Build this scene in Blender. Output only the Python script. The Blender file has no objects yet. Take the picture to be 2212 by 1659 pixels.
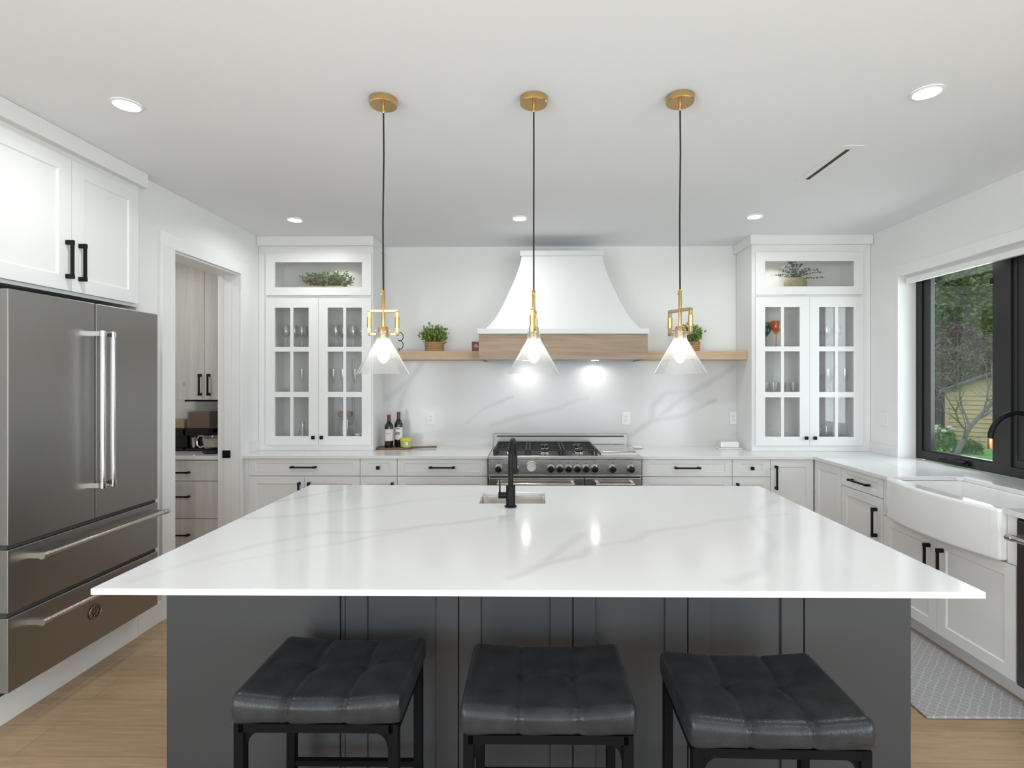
import bpy, bmesh, math, random
from mathutils import Vector, Matrix

# ------------------------------------------------------------------ scene, camera, light
S = bpy.context.scene
COL = S.collection
random.seed(7)
PI = math.pi

cam_data = bpy.data.cameras.new('camera')
cam = bpy.data.objects.new('camera', cam_data)
COL.objects.link(cam)
cam.location = (0, 0, 1.52)
cam.rotation_euler = (PI / 2, 0, math.radians(0.6))
cam_data.sensor_fit = 'HORIZONTAL'
cam_data.sensor_width = 36.0
cam_data.lens = 1130.0 / 2212.0 * 36.0
cam_data.shift_x = -33.2 / 2212.0
cam_data.shift_y = -9.5 / 2212.0
cam_data.clip_start = 0.02
S.camera = cam

S.view_settings.view_transform = 'Standard'
S.view_settings.look = 'None'
S.view_settings.gamma = 1.0
S.view_settings.exposure = -0.2
S.view_settings.use_curve_mapping = False
try:
    S.cycles.max_bounces = 9
    S.cycles.diffuse_bounces = 5
    S.cycles.glossy_bounces = 7
    S.cycles.transmission_bounces = 4
    S.cycles.transparent_max_bounces = 16
    S.cycles.caustics_reflective = False
    S.cycles.caustics_refractive = False
    S.cycles.sample_clamp_indirect = 6.0
    S.cycles.use_denoising = True
except Exception:
    pass

world = bpy.data.worlds.new('overcast_sky')
S.world = world
world.use_nodes = True
wn = world.node_tree.nodes['Background']
wn.inputs['Color'].default_value = (0.66, 0.74, 0.82, 1)
wn.inputs['Strength'].default_value = 2.4


def area_lamp(name, loc, rot, sx, sy, power, color=(1, 1, 1), shape='RECTANGLE', spread=180):
    d = bpy.data.lights.new(name, 'AREA')
    d.shape = shape
    d.size = sx
    d.size_y = sy
    d.energy = power
    d.color = color
    d.spread = math.radians(spread)
    o = bpy.data.objects.new(name, d)
    o.location = loc
    o.rotation_euler = rot
    COL.objects.link(o)
    return o


# daylight through the patio doors behind the camera and through the kitchen window
area_lamp('daylight_patio', (0.3, -5.25, 1.35), (PI / 2, 0, 0), 4.4, 2.3, 85, (0.86, 0.945, 1.0))
area_lamp('side_fill_right', (3.12, -2.4, 1.30), (0, PI / 2, 0), 2.2, 4.2, 235, (0.88, 0.955, 1.0))  # unseen side light, added as fill for surfaces on the left
area_lamp('side_fill_left', (-2.6, -2.4, 1.30), (0, -PI / 2, 0), 2.2, 4.2, 240, (0.88, 0.955, 1.0))  # unseen side light, added as fill for surfaces on the right
area_lamp('daylight_kitchen_window', (3.35, 3.2, 1.7), (0, PI / 2, 0), 1.3, 1.8, 45, (0.93, 0.97, 1.0))
DOWNLIGHTS = [(-1.80, 2.30), (1.67, 2.235), (-1.815, 3.97), (-0.10, 3.95), (1.657, 3.925)]
DOWN_POWER = 5.0
REAR_FILL = [(-1.8, 0.5), (1.67, 0.5), (-1.8, -1.4), (0.0, -1.4), (1.67, -1.4), (-1.8, -3.3), (0, -3.3), (1.67, -3.3)]
BULB = 30.0

# ------------------------------------------------------------------ materials


def new_mat(name):
    m = bpy.data.materials.new(name)
    m.use_nodes = True
    return m, m.node_tree.nodes, m.node_tree.links, m.node_tree.nodes['Principled BSDF']


def mat(name, color, rough=0.5, metal=0.0, spec=0.5, coat=0.0, noise=0.0, nscale=8.0, bump=0.0, bscale=60.0, stretch=None, col2=None):
    """Principled material with procedural colour variation and bump."""
    m, N, L, P = new_mat(name)
    P.inputs['Base Color'].default_value = (*color, 1)
    P.inputs['Roughness'].default_value = rough
    P.inputs['Metallic'].default_value = metal
    P.inputs['Specular IOR Level'].default_value = spec
    P.inputs['Coat Weight'].default_value = coat
    tc = N.new('ShaderNodeTexCoord')
    vec = tc.outputs['Object']
    if stretch:
        mp = N.new('ShaderNodeMapping')
        mp.inputs['Scale'].default_value = stretch
        L.new(vec, mp.inputs['Vector'])
        vec = mp.outputs['Vector']
    nz = N.new('ShaderNodeTexNoise')
    nz.inputs['Scale'].default_value = nscale
    nz.inputs['Detail'].default_value = 4
    L.new(vec, nz.inputs['Vector'])
    mx = N.new('ShaderNodeMixRGB')
    c2 = col2 if col2 else tuple(max(0, c * (1 - noise)) for c in color)
    mx.inputs['Color1'].default_value = (*c2, 1)
    mx.inputs['Color2'].default_value = (*color, 1)
    L.new(nz.outputs['Fac'], mx.inputs['Fac'])
    L.new(mx.outputs['Color'], P.inputs['Base Color'])
    if bump:
        n2 = N.new('ShaderNodeTexNoise')
        n2.inputs['Scale'].default_value = bscale
        L.new(vec, n2.inputs['Vector'])
        b = N.new('ShaderNodeBump')
        b.inputs['Strength'].default_value = bump
        b.inputs['Distance'].default_value = 0.002
        L.new(n2.outputs['Fac'], b.inputs['Height'])
        L.new(b.outputs['Normal'], P.inputs['Normal'])
    return m


def emit(name, color, strength):
    m, N, L, P = new_mat(name)
    P.inputs['Base Color'].default_value = (*color, 1)
    P.inputs['Emission Color'].default_value = (*color, 1)
    P.inputs['Emission Strength'].default_value = strength
    return m


def thin_glass(name, tint=(0.97, 0.98, 0.98), haze=0.0, refl=1.0, hcol=(0.9, 0.9, 0.9), edge=None):
    m, N, L, P = new_mat(name)
    N.remove(P)
    out = [n for n in N if n.type == 'OUTPUT_MATERIAL'][0]
    tr = N.new('ShaderNodeBsdfTransparent')
    tr.inputs['Color'].default_value = (*tint, 1)
    gl = N.new('ShaderNodeBsdfGlossy')
    gl.inputs['Roughness'].default_value = 0.015
    gl.inputs['Color'].default_value = (1, 1, 1, 1)
    lw = N.new('ShaderNodeLayerWeight')
    lw.inputs['Blend'].default_value = 0.5
    pw = N.new('ShaderNodeMath')
    pw.operation = 'POWER'
    pw.inputs[1].default_value = 4.0
    L.new(lw.outputs['Facing'], pw.inputs[0])
    sc = N.new('ShaderNodeMath')
    sc.operation = 'MULTIPLY_ADD'
    sc.inputs[1].default_value = 0.6 * refl
    sc.inputs[2].default_value = 0.045 * refl
    L.new(pw.outputs[0], sc.inputs[0])
    mx = N.new('ShaderNodeMixShader')
    L.new(sc.outputs[0], mx.inputs['Fac'])
    L.new(tr.outputs[0], mx.inputs[1])
    L.new(gl.outputs[0], mx.inputs[2])
    last = mx
    if haze > 0:
        df = N.new('ShaderNodeBsdfDiffuse')
        df.inputs['Color'].default_value = (*hcol, 1)
        tl = N.new('ShaderNodeBsdfTranslucent')
        tl.inputs['Color'].default_value = (*hcol, 1)
        ad = N.new('ShaderNodeMixShader')
        L.new(df.outputs[0], ad.inputs[1])
        L.new(tl.outputs[0], ad.inputs[2])
        m2 = N.new('ShaderNodeMixShader')
        m2.inputs['Fac'].default_value = haze
        L.new(mx.outputs[0], m2.inputs[1])
        L.new(ad.outputs[0], m2.inputs[2])
        last = m2
    L.new(last.outputs[0], out.inputs['Surface'])
    return m


def marble(name, axes, lines, width, strength, base=(0.74, 0.74, 0.738), vein=(0.44, 0.45, 0.46), rough=0.12, amp=0.10, nsc=3.0):
    """White quartz with soft grey veins along the given 2D polylines (stone pattern)."""
    m, N, L, P = new_mat(name)
    P.inputs['Roughness'].default_value = rough
    P.inputs['Specular IOR Level'].default_value = 0.5
    tc = N.new('ShaderNodeTexCoord')
    nz = N.new('ShaderNodeTexNoise')
    nz.inputs['Scale'].default_value = nsc
    nz.inputs['Detail'].default_value = 5
    L.new(tc.outputs['Object'], nz.inputs['Vector'])
    sb = N.new('ShaderNodeVectorMath')
    sb.operation = 'SUBTRACT'
    sb.inputs[1].default_value = (0.5, 0.5, 0.5)
    L.new(nz.outputs['Color'], sb.inputs[0])
    sca = N.new('ShaderNodeVectorMath')
    sca.operation = 'SCALE'
    sca.inputs['Scale'].default_value = amp
    L.new(sb.outputs[0], sca.inputs[0])
    ad = N.new('ShaderNodeVectorMath')
    ad.operation = 'ADD'
    L.new(tc.outputs['Object'], ad.inputs[0])
    L.new(sca.outputs[0], ad.inputs[1])
    fl = N.new('ShaderNodeVectorMath')
    fl.operation = 'MULTIPLY'
    fl.inputs[1].default_value = (1, 1, 0) if axes == 'xy' else (1, 0, 1)
    L.new(ad.outputs[0], fl.inputs[0])
    vec = fl.outputs[0]
    V3 = (lambda p: (p[0], p[1], 0)) if axes == 'xy' else (lambda p: (p[0], 0, p[1]))
    prev = None
    for line, wf in lines:
        for a, b in zip(line, line[1:]):
            a3, b3 = Vector(V3(a)), Vector(V3(b))
            d = b3 - a3
            s1 = N.new('ShaderNodeVectorMath'); s1.operation = 'SUBTRACT'
            s1.inputs[1].default_value = a3
            L.new(vec, s1.inputs[0])
            dt = N.new('ShaderNodeVectorMath'); dt.operation = 'DOT_PRODUCT'
            dt.inputs[1].default_value = d / max(1e-6, d.length_squared)
            L.new(s1.outputs[0], dt.inputs[0])
            cl = N.new('ShaderNodeClamp')
            L.new(dt.outputs['Value'], cl.inputs['Value'])
            scl = N.new('ShaderNodeVectorMath'); scl.operation = 'SCALE'
            scl.inputs[0].default_value = d
            L.new(cl.outputs[0], scl.inputs['Scale'])
            ds = N.new('ShaderNodeVectorMath'); ds.operation = 'DISTANCE'
            L.new(s1.outputs[0], ds.inputs[0])
            L.new(scl.outputs[0], ds.inputs[1])
            mu = N.new('ShaderNodeMath'); mu.operation = 'MULTIPLY'
            mu.inputs[1].default_value = 1.0 / (width * wf)
            L.new(ds.outputs['Value'], mu.inputs[0])
            if prev is None:
                prev = mu.outputs[0]
            else:
                mn = N.new('ShaderNodeMath'); mn.operation = 'MINIMUM'
                L.new(prev, mn.inputs[0]); L.new(mu.outputs[0], mn.inputs[1])
                prev = mn.outputs[0]
    mr = N.new('ShaderNodeMapRange')
    mr.interpolation_type = 'SMOOTHSTEP'
    mr.inputs['From Min'].default_value = 0.0
    mr.inputs['From Max'].default_value = 1.0
    mr.inputs['To Min'].default_value = 1.0
    mr.inputs['To Max'].default_value = 0.0
    if prev is None:
        mr.inputs['Value'].default_value = 1.0
    else:
        L.new(prev, mr.inputs['Value'])
    n2 = N.new('ShaderNodeTexNoise')
    n2.inputs['Scale'].default_value = 2.6
    n2.inputs['Detail'].default_value = 3
    L.new(tc.outputs['Object'], n2.inputs['Vector'])
    r2 = N.new('ShaderNodeMapRange')
    r2.inputs['From Min'].default_value = 0.3
    r2.inputs['From Max'].default_value = 0.65
    r2.inputs['To Min'].default_value = 0.25 * strength
    r2.inputs['To Max'].default_value = strength
    L.new(n2.outputs['Fac'], r2.inputs['Value'])
    mm = N.new('ShaderNodeMath'); mm.operation = 'MULTIPLY'
    L.new(mr.outputs[0], mm.inputs[0]); L.new(r2.outputs[0], mm.inputs[1])
    mx = N.new('ShaderNodeMixRGB')
    mx.inputs['Color1'].default_value = (*base, 1)
    mx.inputs['Color2'].default_value = (*vein, 1)
    L.new(mm.outputs[0], mx.inputs['Fac'])
    L.new(mx.outputs[0], P.inputs['Base Color'])
    return m


def wood(name, c1, c2, axis, rough=0.5, scale=6.0, knots=True):
    m, N, L, P = new_mat(name)
    P.inputs['Roughness'].default_value = rough
    tc = N.new('ShaderNodeTexCoord')
    mp = N.new('ShaderNodeMapping')
    s = [14.0, 14.0, 14.0]
    s['xyz'.index(axis)] = 0.8
    mp.inputs['Scale'].default_value = s
    L.new(tc.outputs['Object'], mp.inputs['Vector'])
    nz = N.new('ShaderNodeTexNoise')
    nz.inputs['Scale'].default_value = scale * 0.5
    nz.inputs['Detail'].default_value = 8
    nz.inputs['Roughness'].default_value = 0.62
    nz.inputs['Distortion'].default_value = 0.5
    L.new(mp.outputs[0], nz.inputs['Vector'])
    cr = N.new('ShaderNodeValToRGB')
    cr.color_ramp.elements[0].position = 0.3
    cr.color_ramp.elements[0].color = (*c2, 1)
    cr.color_ramp.elements[1].position = 0.68
    cr.color_ramp.elements[1].color = (*c1, 1)
    L.new(nz.outputs['Fac'], cr.inputs['Fac'])
    last = cr.outputs['Color']
    if knots:
        k = N.new('ShaderNodeMapping')
        ks = [2.6, 2.6, 2.6]
        ks['xyz'.index(axis)] = 1.5
        k.inputs['Scale'].default_value = ks
        L.new(tc.outputs['Object'], k.inputs['Vector'])
        vo = N.new('ShaderNodeTexVoronoi')
        vo.inputs['Scale'].default_value = 2.0
        L.new(k.outputs[0], vo.inputs['Vector'])
        mr = N.new('ShaderNodeMapRange')
        mr.inputs['From Min'].default_value = 0.03
        mr.inputs['From Max'].default_value = 0.09
        mr.inputs['To Min'].default_value = 0.75
        mr.inputs['To Max'].default_value = 0.0
        L.new(vo.outputs['Distance'], mr.inputs['Value'])
        mx = N.new('ShaderNodeMixRGB')
        mx.inputs['Color2'].default_value = (c2[0] * 0.45, c2[1] * 0.4, c2[2] * 0.35, 1)
        L.new(mr.outputs[0], mx.inputs['Fac'])
        L.new(last, mx.inputs['Color1'])
        last = mx.outputs['Color']
    L.new(last, P.inputs['Base Color'])
    b = N.new('ShaderNodeBump')
    b.inputs['Strength'].default_value = 0.15
    b.inputs['Distance'].default_value = 0.002
    L.new(nz.outputs['Fac'], b.inputs['Height'])
    L.new(b.outputs['Normal'], P.inputs['Normal'])
    return m


def floor_mat():
    m, N, L, P = new_mat('oak_planks')
    P.inputs['Roughness'].default_value = 0.42
    tc = N.new('ShaderNodeTexCoord')
    br = N.new('ShaderNodeTexBrick')
    br.inputs['Scale'].default_value = 1.0
    br.inputs['Brick Width'].default_value = 2.1
    br.inputs['Row Height'].default_value = 0.19
    br.inputs['Mortar Size'].default_value = 0.0012
    br.inputs['Color1'].default_value = (0.46, 0.315, 0.185, 1)
    br.inputs['Color2'].default_value = (0.39, 0.265, 0.152, 1)
    br.inputs['Mortar'].default_value = (0.22, 0.15, 0.09, 1)
    br.offset = 0.37
    L.new(tc.outputs['Object'], br.inputs['Vector'])
    mp = N.new('ShaderNodeMapping')
    mp.inputs['Scale'].default_value = (1.2, 16, 16)
    L.new(tc.outputs['Object'], mp.inputs['Vector'])
    nz = N.new('ShaderNodeTexNoise')
    nz.inputs['Scale'].default_value = 3.0
    nz.inputs['Detail'].default_value = 8
    nz.inputs['Roughness'].default_value = 0.65
    nz.inputs['Distortion'].default_value = 0.6
    L.new(mp.outputs[0], nz.inputs['Vector'])
    mr = N.new('ShaderNodeMapRange')
    mr.inputs['From Min'].default_value = 0.3
    mr.inputs['From Max'].default_value = 0.7
    mr.inputs['To Min'].default_value = 0.78
    mr.inputs['To Max'].default_value = 1.12
    L.new(nz.outputs['Fac'], mr.inputs['Value'])
    mx = N.new('ShaderNodeVectorMath')
    mx.operation = 'SCALE'
    L.new(br.outputs['Color'], mx.inputs[0])
    L.new(mr.outputs[0], mx.inputs['Scale'])
    vo = N.new('ShaderNodeTexVoronoi')
    k = N.new('ShaderNodeMapping')
    k.inputs['Scale'].default_value = (2.2, 5.0, 1)
    L.new(tc.outputs['Object'], k.inputs['Vector'])
    L.new(k.outputs[0], vo.inputs['Vector'])
    vo.inputs['Scale'].default_value = 1.0
    r2 = N.new('ShaderNodeMapRange')
    r2.inputs['From Min'].default_value = 0.02
    r2.inputs['From Max'].default_value = 0.06
    r2.inputs['To Min'].default_value = 0.7
    r2.inputs['To Max'].default_value = 0.0
    L.new(vo.outputs['Distance'], r2.inputs['Value'])
    m2 = N.new('ShaderNodeMixRGB')
    m2.inputs['Color2'].default_value = (0.13, 0.085, 0.05, 1)
    L.new(r2.outputs[0], m2.inputs['Fac'])
    L.new(mx.outputs[0], m2.inputs['Color1'])
    L.new(m2.outputs[0], P.inputs['Base Color'])
    return m


def brushed(name, color, rough, axis, streak=0.25):
    m, N, L, P = new_mat(name)
    P.inputs['Metallic'].default_value = 1.0
    tc = N.new('ShaderNodeTexCoord')
    mp = N.new('ShaderNodeMapping')
    s = [90.0, 90.0, 90.0]
    s['xyz'.index(axis)] = 0.7
    mp.inputs['Scale'].default_value = s
    L.new(tc.outputs['Object'], mp.inputs['Vector'])
    nz = N.new('ShaderNodeTexNoise')
    nz.inputs['Scale'].default_value = 3.0
    nz.inputs['Detail'].default_value = 5
    L.new(mp.outputs[0], nz.inputs['Vector'])
    mx = N.new('ShaderNodeMixRGB')
    mx.inputs['Color1'].default_value = (*[c * (1 - streak) for c in color], 1)
    mx.inputs['Color2'].default_value = (*color, 1)
    L.new(nz.outputs['Fac'], mx.inputs['Fac'])
    L.new(mx.outputs[0], P.inputs['Base Color'])
    mr = N.new('ShaderNodeMapRange')
    mr.inputs['To Min'].default_value = rough * 0.85
    mr.inputs['To Max'].default_value = rough * 1.2
    L.new(nz.outputs['Fac'], mr.inputs['Value'])
    L.new(mr.outputs[0], P.inputs['Roughness'])
    return m


def rug_mat():
    m, N, L, P = new_mat('woven_grey_rug')
    P.inputs['Roughness'].default_value = 0.95
    tc = N.new('ShaderNodeTexCoord')
    mp = N.new('ShaderNodeMapping')
    mp.inputs['Rotation'].default_value = (0, 0, PI / 4)
    L.new(tc.outputs['Object'], mp.inputs['Vector'])
    vo = N.new('ShaderNodeTexVoronoi')
    vo.feature = 'DISTANCE_TO_EDGE'
    vo.inputs['Scale'].default_value = 30.0
    vo.inputs['Randomness'].default_value = 0.25
    L.new(mp.outputs[0], vo.inputs['Vector'])
    mr = N.new('ShaderNodeMapRange')
    mr.inputs['From Min'].default_value = 0.03
    mr.inputs['From Max'].default_value = 0.10
    L.new(vo.outputs['Distance'], mr.inputs['Value'])
    wv = N.new('ShaderNodeTexWave')
    wv.inputs['Scale'].default_value = 60.0
    wv.inputs['Distortion'].default_value = 6.0
    wv.inputs['Detail Scale'].default_value = 4.0
    L.new(tc.outputs['Object'], wv.inputs['Vector'])
    c = N.new('ShaderNodeMixRGB')
    c.inputs['Color1'].default_value = (0.58, 0.58, 0.57, 1)
    c.inputs['Color2'].default_value = (0.43, 0.43, 0.425, 1)
    L.new(mr.outputs[0], c.inputs['Fac'])
    c2 = N.new('ShaderNodeMixRGB')
    c2.blend_type = 'MULTIPLY'
    c2.inputs['Fac'].default_value = 0.28
    L.new(c.outputs[0], c2.inputs['Color1'])
    L.new(wv.outputs['Color'], c2.inputs['Color2'])
    L.new(c2.outputs[0], P.inputs['Base Color'])
    return m


M = {}
M['wall'] = mat('white_wall_paint', (0.80, 0.80, 0.785), 0.75, noise=0.015, nscale=3, bump=0.05, bscale=180)
M['ceiling'] = mat('white_ceiling_paint', (0.80, 0.82, 0.85), 0.85, noise=0.015, nscale=3)
M['trim'] = mat('white_trim_paint', (0.80, 0.80, 0.79), 0.4, noise=0.01)
M['cabinet'] = mat('white_cabinet_paint', (0.80, 0.80, 0.79), 0.36, noise=0.01, nscale=5)
M['cab_inside'] = mat('white_cabinet_interior', (0.74, 0.74, 0.73), 0.5, noise=0.02)
M['hood'] = mat('white_hood_paint', (0.70, 0.70, 0.695), 0.45, noise=0.01)
M['black'] = mat('matte_black_metal', (0.005, 0.005, 0.0055), 0.42, metal=0.0, spec=0.22, noise=0.2)
M['iron'] = mat('black_cast_iron', (0.010, 0.010, 0.011), 0.5, noise=0.3, bump=0.2, bscale=300)
M['stool_metal'] = mat('black_powder_coat', (0.005, 0.005, 0.0055), 0.55, noise=0.2, spec=0.06)
M['island'] = mat('charcoal_cabinet_paint', (0.033, 0.0355, 0.039), 0.45, noise=0.04, nscale=6)
M['island_gap'] = mat('dark_gap', (0.004, 0.004, 0.004), 0.9)
M['steel'] = brushed('brushed_steel_upright', (0.34, 0.33, 0.315), 0.32, 'z', 0.05)
M['steel_h'] = brushed('brushed_steel_level', (0.68, 0.655, 0.62), 0.27, 'x', 0.08)
M['steel_dark'] = brushed('dark_stainless', (0.16, 0.155, 0.15), 0.35, 'z')
M['chrome'] = mat('polished_steel', (0.60, 0.59, 0.575), 0.14, metal=1.0, noise=0.05)
M['sink_steel'] = brushed('sink_steel', (0.80, 0.76, 0.71), 0.2, 'x', 0.25)
M['knob'] = mat('dark_chrome', (0.18, 0.17, 0.15), 0.2, metal=1.0, noise=0.1)
M['brass'] = mat('brushed_brass', (0.66, 0.46, 0.20), 0.26, metal=1.0, noise=0.12, nscale=20)
M['brass_light'] = mat('pale_brass', (0.60, 0.47, 0.27), 0.34, metal=1.0, noise=0.06, nscale=20)
M['copper'] = mat('brushed_copper_gold', (0.78, 0.45, 0.22), 0.28, metal=1.0, noise=0.08)
M['cord'] = mat('black_fabric_cord', (0.012, 0.012, 0.012), 0.8, noise=0.3, nscale=200)
M['shade'] = thin_glass('glow_hazed_shade_glass', (0.95, 0.955, 0.955), haze=0.07, refl=2.0, hcol=(0.95, 0.95, 0.94))  # white haze in the clear glass stands in for the bulb's glow
M['pane'] = thin_glass('cabinet_pane_glass', (0.985, 0.985, 0.98), refl=0.7)
M['winpane'] = thin_glass('window_pane_glass', (0.93, 0.96, 0.955), refl=0.6)
M['wineglass'] = thin_glass('clear_glassware', (0.95, 0.955, 0.955), haze=0.06, refl=2.4)
M['coral'] = thin_glass('coral_glass', (0.96, 0.68, 0.56), haze=0.07, refl=1.2, hcol=(0.9, 0.35, 0.25))
M['teal'] = thin_glass('teal_glass', (0.35, 0.66, 0.68), haze=0.08, refl=1.2, hcol=(0.03, 0.25, 0.28))
M['amber'] = thin_glass('amber_glass', (0.86, 0.76, 0.58), haze=0.06, refl=1.2, hcol=(0.5, 0.4, 0.22))
M['bulb'] = emit('glowing_filament_bulb', (1.0, 0.965, 0.91), BULB)
M['lens'] = emit('lit_downlight_lens', (1.0, 0.98, 0.95), 12.0)
M['oak'] = wood('light_oak_x', (0.40, 0.30, 0.21), (0.28, 0.20, 0.135), 'x')
M['oak_light'] = wood('light_oak_shelf', (0.56, 0.41, 0.26), (0.43, 0.30, 0.18), 'x')
M['walnut'] = wood('walnut_board', (0.22, 0.12, 0.065), (0.13, 0.068, 0.036), 'x', knots=False)
M['grey_oak'] = wood('pale_grey_oak', (0.70, 0.685, 0.655), (0.56, 0.545, 0.52), 'z', scale=3.5)
M['floor'] = floor_mat()
M['rug'] = rug_mat()
M['porcelain'] = mat('white_porcelain', (0.84, 0.84, 0.835), 0.12, coat=0.3, noise=0.005)
M['leather'] = mat('distressed_charcoal_leather', (0.034, 0.0375, 0.042), 0.29, spec=0.30, nscale=15, col2=(0.002, 0.002, 0.0025), bump=0.35, bscale=160)
M['leaf'] = mat('mid_green_leaves', (0.33, 0.43, 0.11), 0.5, nscale=40, col2=(0.05, 0.11, 0.02))
M['leaf_grey'] = mat('grey_green_leaves', (0.30, 0.36, 0.19), 0.55, nscale=35, col2=(0.06, 0.10, 0.04))
M['leaf_dark'] = mat('dark_fern_leaves', (0.075, 0.11, 0.055), 0.6, nscale=35, col2=(0.03, 0.045, 0.025))
M['stem'] = mat('green_brown_stems', (0.14, 0.15, 0.06), 0.7, noise=0.3)
M['basket'] = mat('woven_seagrass', (0.62, 0.38, 0.17), 0.8, nscale=110, col2=(0.16, 0.07, 0.02), bump=0.9, bscale=120)
M['tray_wood'] = wood('trough_wood', (0.55, 0.40, 0.26), (0.40, 0.28, 0.17), 'x', knots=False)
M['stone_pot'] = mat('mossy_stone_pot', (0.36, 0.33, 0.19), 0.8, nscale=25, col2=(0.20, 0.18, 0.10))
M['red_tin'] = mat('dark_red_tin', (0.24, 0.02, 0.03), 0.4, nscale=30, col2=(0.15, 0.01, 0.02))
M['cream'] = mat('cream_paper', (0.68, 0.63, 0.57), 0.7, noise=0.05)
M['white_paper'] = mat('white_paper', (0.74, 0.74, 0.74), 0.7, noise=0.05)
M['ink'] = mat('dark_print', (0.06, 0.06, 0.065), 0.7)
M['wine'] = mat('dark_wine_glass', (0.006, 0.007, 0.008), 0.08, spec=0.6)
M['foil'] = mat('dark_red_foil', (0.11, 0.012, 0.014), 0.35, noise=0.2)
M['yellow_lid'] = mat('yellow_lid', (0.62, 0.58, 0.06), 0.4, noise=0.1)
M['candle'] = mat('pale_green_wax_jar', (0.42, 0.43, 0.12), 0.2, noise=0.1, coat=0.5)
M['outlet'] = mat('white_plastic', (0.80, 0.80, 0.79), 0.35, noise=0.01)
M['slot'] = mat('dark_slot', (0.05, 0.05, 0.05), 0.8)
M['blackplastic'] = mat('black_gloss_plastic', (0.008, 0.008, 0.009), 0.15, noise=0.1)
M['beans'] = mat('brown_dry_food', (0.20, 0.10, 0.035), 0.8, nscale=70, col2=(0.06, 0.028, 0.01), bump=0.6, bscale=80)
M['oats'] = mat('pale_oats', (0.55, 0.40, 0.18), 0.8, nscale=70, col2=(0.34, 0.22, 0.08), bump=0.6, bscale=80)
M['flour'] = mat('beige_flour', (0.60, 0.50, 0.36), 0.8, noise=0.15)
M['window_frame'] = mat('black_window_frame', (0.010, 0.0095, 0.009), 0.35, noise=0.2)
M['screen'] = mat('dark_insect_screen', (0.012, 0.013, 0.014), 0.5, noise=0.3, nscale=300)
M['blind'] = mat('white_blind_fabric', (0.66, 0.66, 0.655), 0.8, bump=0.3, bscale=400)
M['lawn'] = mat('lawn_grass', (0.16, 0.36, 0.09), 0.9, nscale=6, col2=(0.07, 0.20, 0.04), bump=0.8, bscale=30)
M['shed'] = wood('yellow_pine_boards', (0.52, 0.40, 0.20), (0.38, 0.27, 0.12), 'x', knots=False)
M['shed_roof'] = mat('grey_brown_shingles', (0.15, 0.12, 0.10), 0.9, nscale=10, col2=(0.08, 0.065, 0.055))
M['fence'] = wood('dark_fence_boards', (0.09, 0.065, 0.05), (0.045, 0.033, 0.026), 'z', knots=False)
M['bark'] = mat('grey_bark', (0.20, 0.18, 0.16), 0.9, nscale=12, col2=(0.09, 0.08, 0.07), bump=0.5, bscale=30)
M['conifer'] = mat('yellow_green_conifer', (0.22, 0.29, 0.07), 0.8, nscale=1.6, col2=(0.04, 0.09, 0.025))
M['conifer2'] = mat('blue_green_conifer', (0.10, 0.20, 0.10), 0.8, nscale=1.6, col2=(0.025, 0.07, 0.04))
M['russet'] = mat('russet_twigs', (0.17, 0.10, 0.08), 0.85, nscale=4, col2=(0.07, 0.055, 0.05))
M['petal'] = mat('pale_hydrangea', (0.62, 0.58, 0.52), 0.8, nscale=20, col2=(0.42, 0.36, 0.32))
M['shrub'] = mat('fresh_green_shrub', (0.17, 0.30, 0.07), 0.7, nscale=8, col2=(0.06, 0.14, 0.03))
M['house'] = mat('brown_house_siding', (0.10, 0.075, 0.065), 0.9, noise=0.2)
M['dial'] = mat('white_dial', (0.75, 0.76, 0.76), 0.3, noise=0.02)
M['bronze'] = mat('bronze_emblem', (0.30, 0.24, 0.20), 0.35, metal=0.8, noise=0.2)
M['emblem'] = mat('dark_emblem', (0.015, 0.012, 0.012), 0.4, noise=0.2)
M['vent_dark'] = mat('dark_vent_slot', (0.035, 0.035, 0.035), 0.8)
M['filter'] = brushed('hood_filter_steel', (0.5, 0.49, 0.47), 0.3, 'x')

BS_LINES = [([(-1.02, 1.67), (-1.18, 1.42), (-1.24, 1.22)], 1.5), ([(-1.35, 1.35), (-1.22, 1.44), (-1.13, 1.51)], 1.3),
            ([(-0.6, 1.11), (-0.45, 1.25), (-0.18, 1.36)], 0.8), ([(-0.38, 1.1), (0.14, 1.24), (0.49, 1.36)], 1.2),
            ([(0.89, 1.02), (1.1, 1.16), (1.4, 1.2), (1.66, 1.33)], 1.3),
            ([(1.1, 1.16), (1.09, 1.28), (1.2, 1.41), (1.46, 1.4), (1.84, 1.64)], 1.4),
            ([(1.17, 1.21), (1.35, 1.34), (1.47, 1.39)], 1.3)]
IS_LINES = [([(-1.23, 1.59), (-1.16, 1.72), (-1.03, 1.9), (-0.83, 2.07), (-0.62, 2.1), (-0.37, 2.2), (-0.11, 2.34)], 1.0),
            ([(-1.02, 1.73), (-0.89, 1.83), (-0.67, 1.99), (-0.53, 2.1)], 0.6),
            ([(-1.29, 2.29), (-0.99, 2.35), (-0.74, 2.5), (-0.61, 2.63), (-0.35, 2.73)], 1.0),
            ([(-1.3, 2.58), (-0.99, 2.95)], 0.8),
            ([(-0.07, 1.6), (0.03, 1.72), (0.17, 1.81), (0.24, 1.93), (0.38, 1.98), (0.47, 2.1), (0.61, 2.19), (0.87, 2.3), (1.15, 2.38)], 1.0),
            ([(0.04, 1.76), (0.11, 1.9), (0.2, 2.07)], 1.0),
            ([(1.2, 2.64), (0.98, 2.34), (0.88, 1.94), (0.7, 1.66), (0.61, 1.59)], 1.2)]
M['quartz_island'] = marble('veined_white_quartz_island', 'xy', IS_LINES, 0.038, 0.36)
M['quartz_splash'] = marble('veined_white_quartz_splash', 'xz', BS_LINES, 0.032, 0.42, base=(0.655, 0.645, 0.635), vein=(0.39, 0.39, 0.395), rough=0.15)
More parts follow.
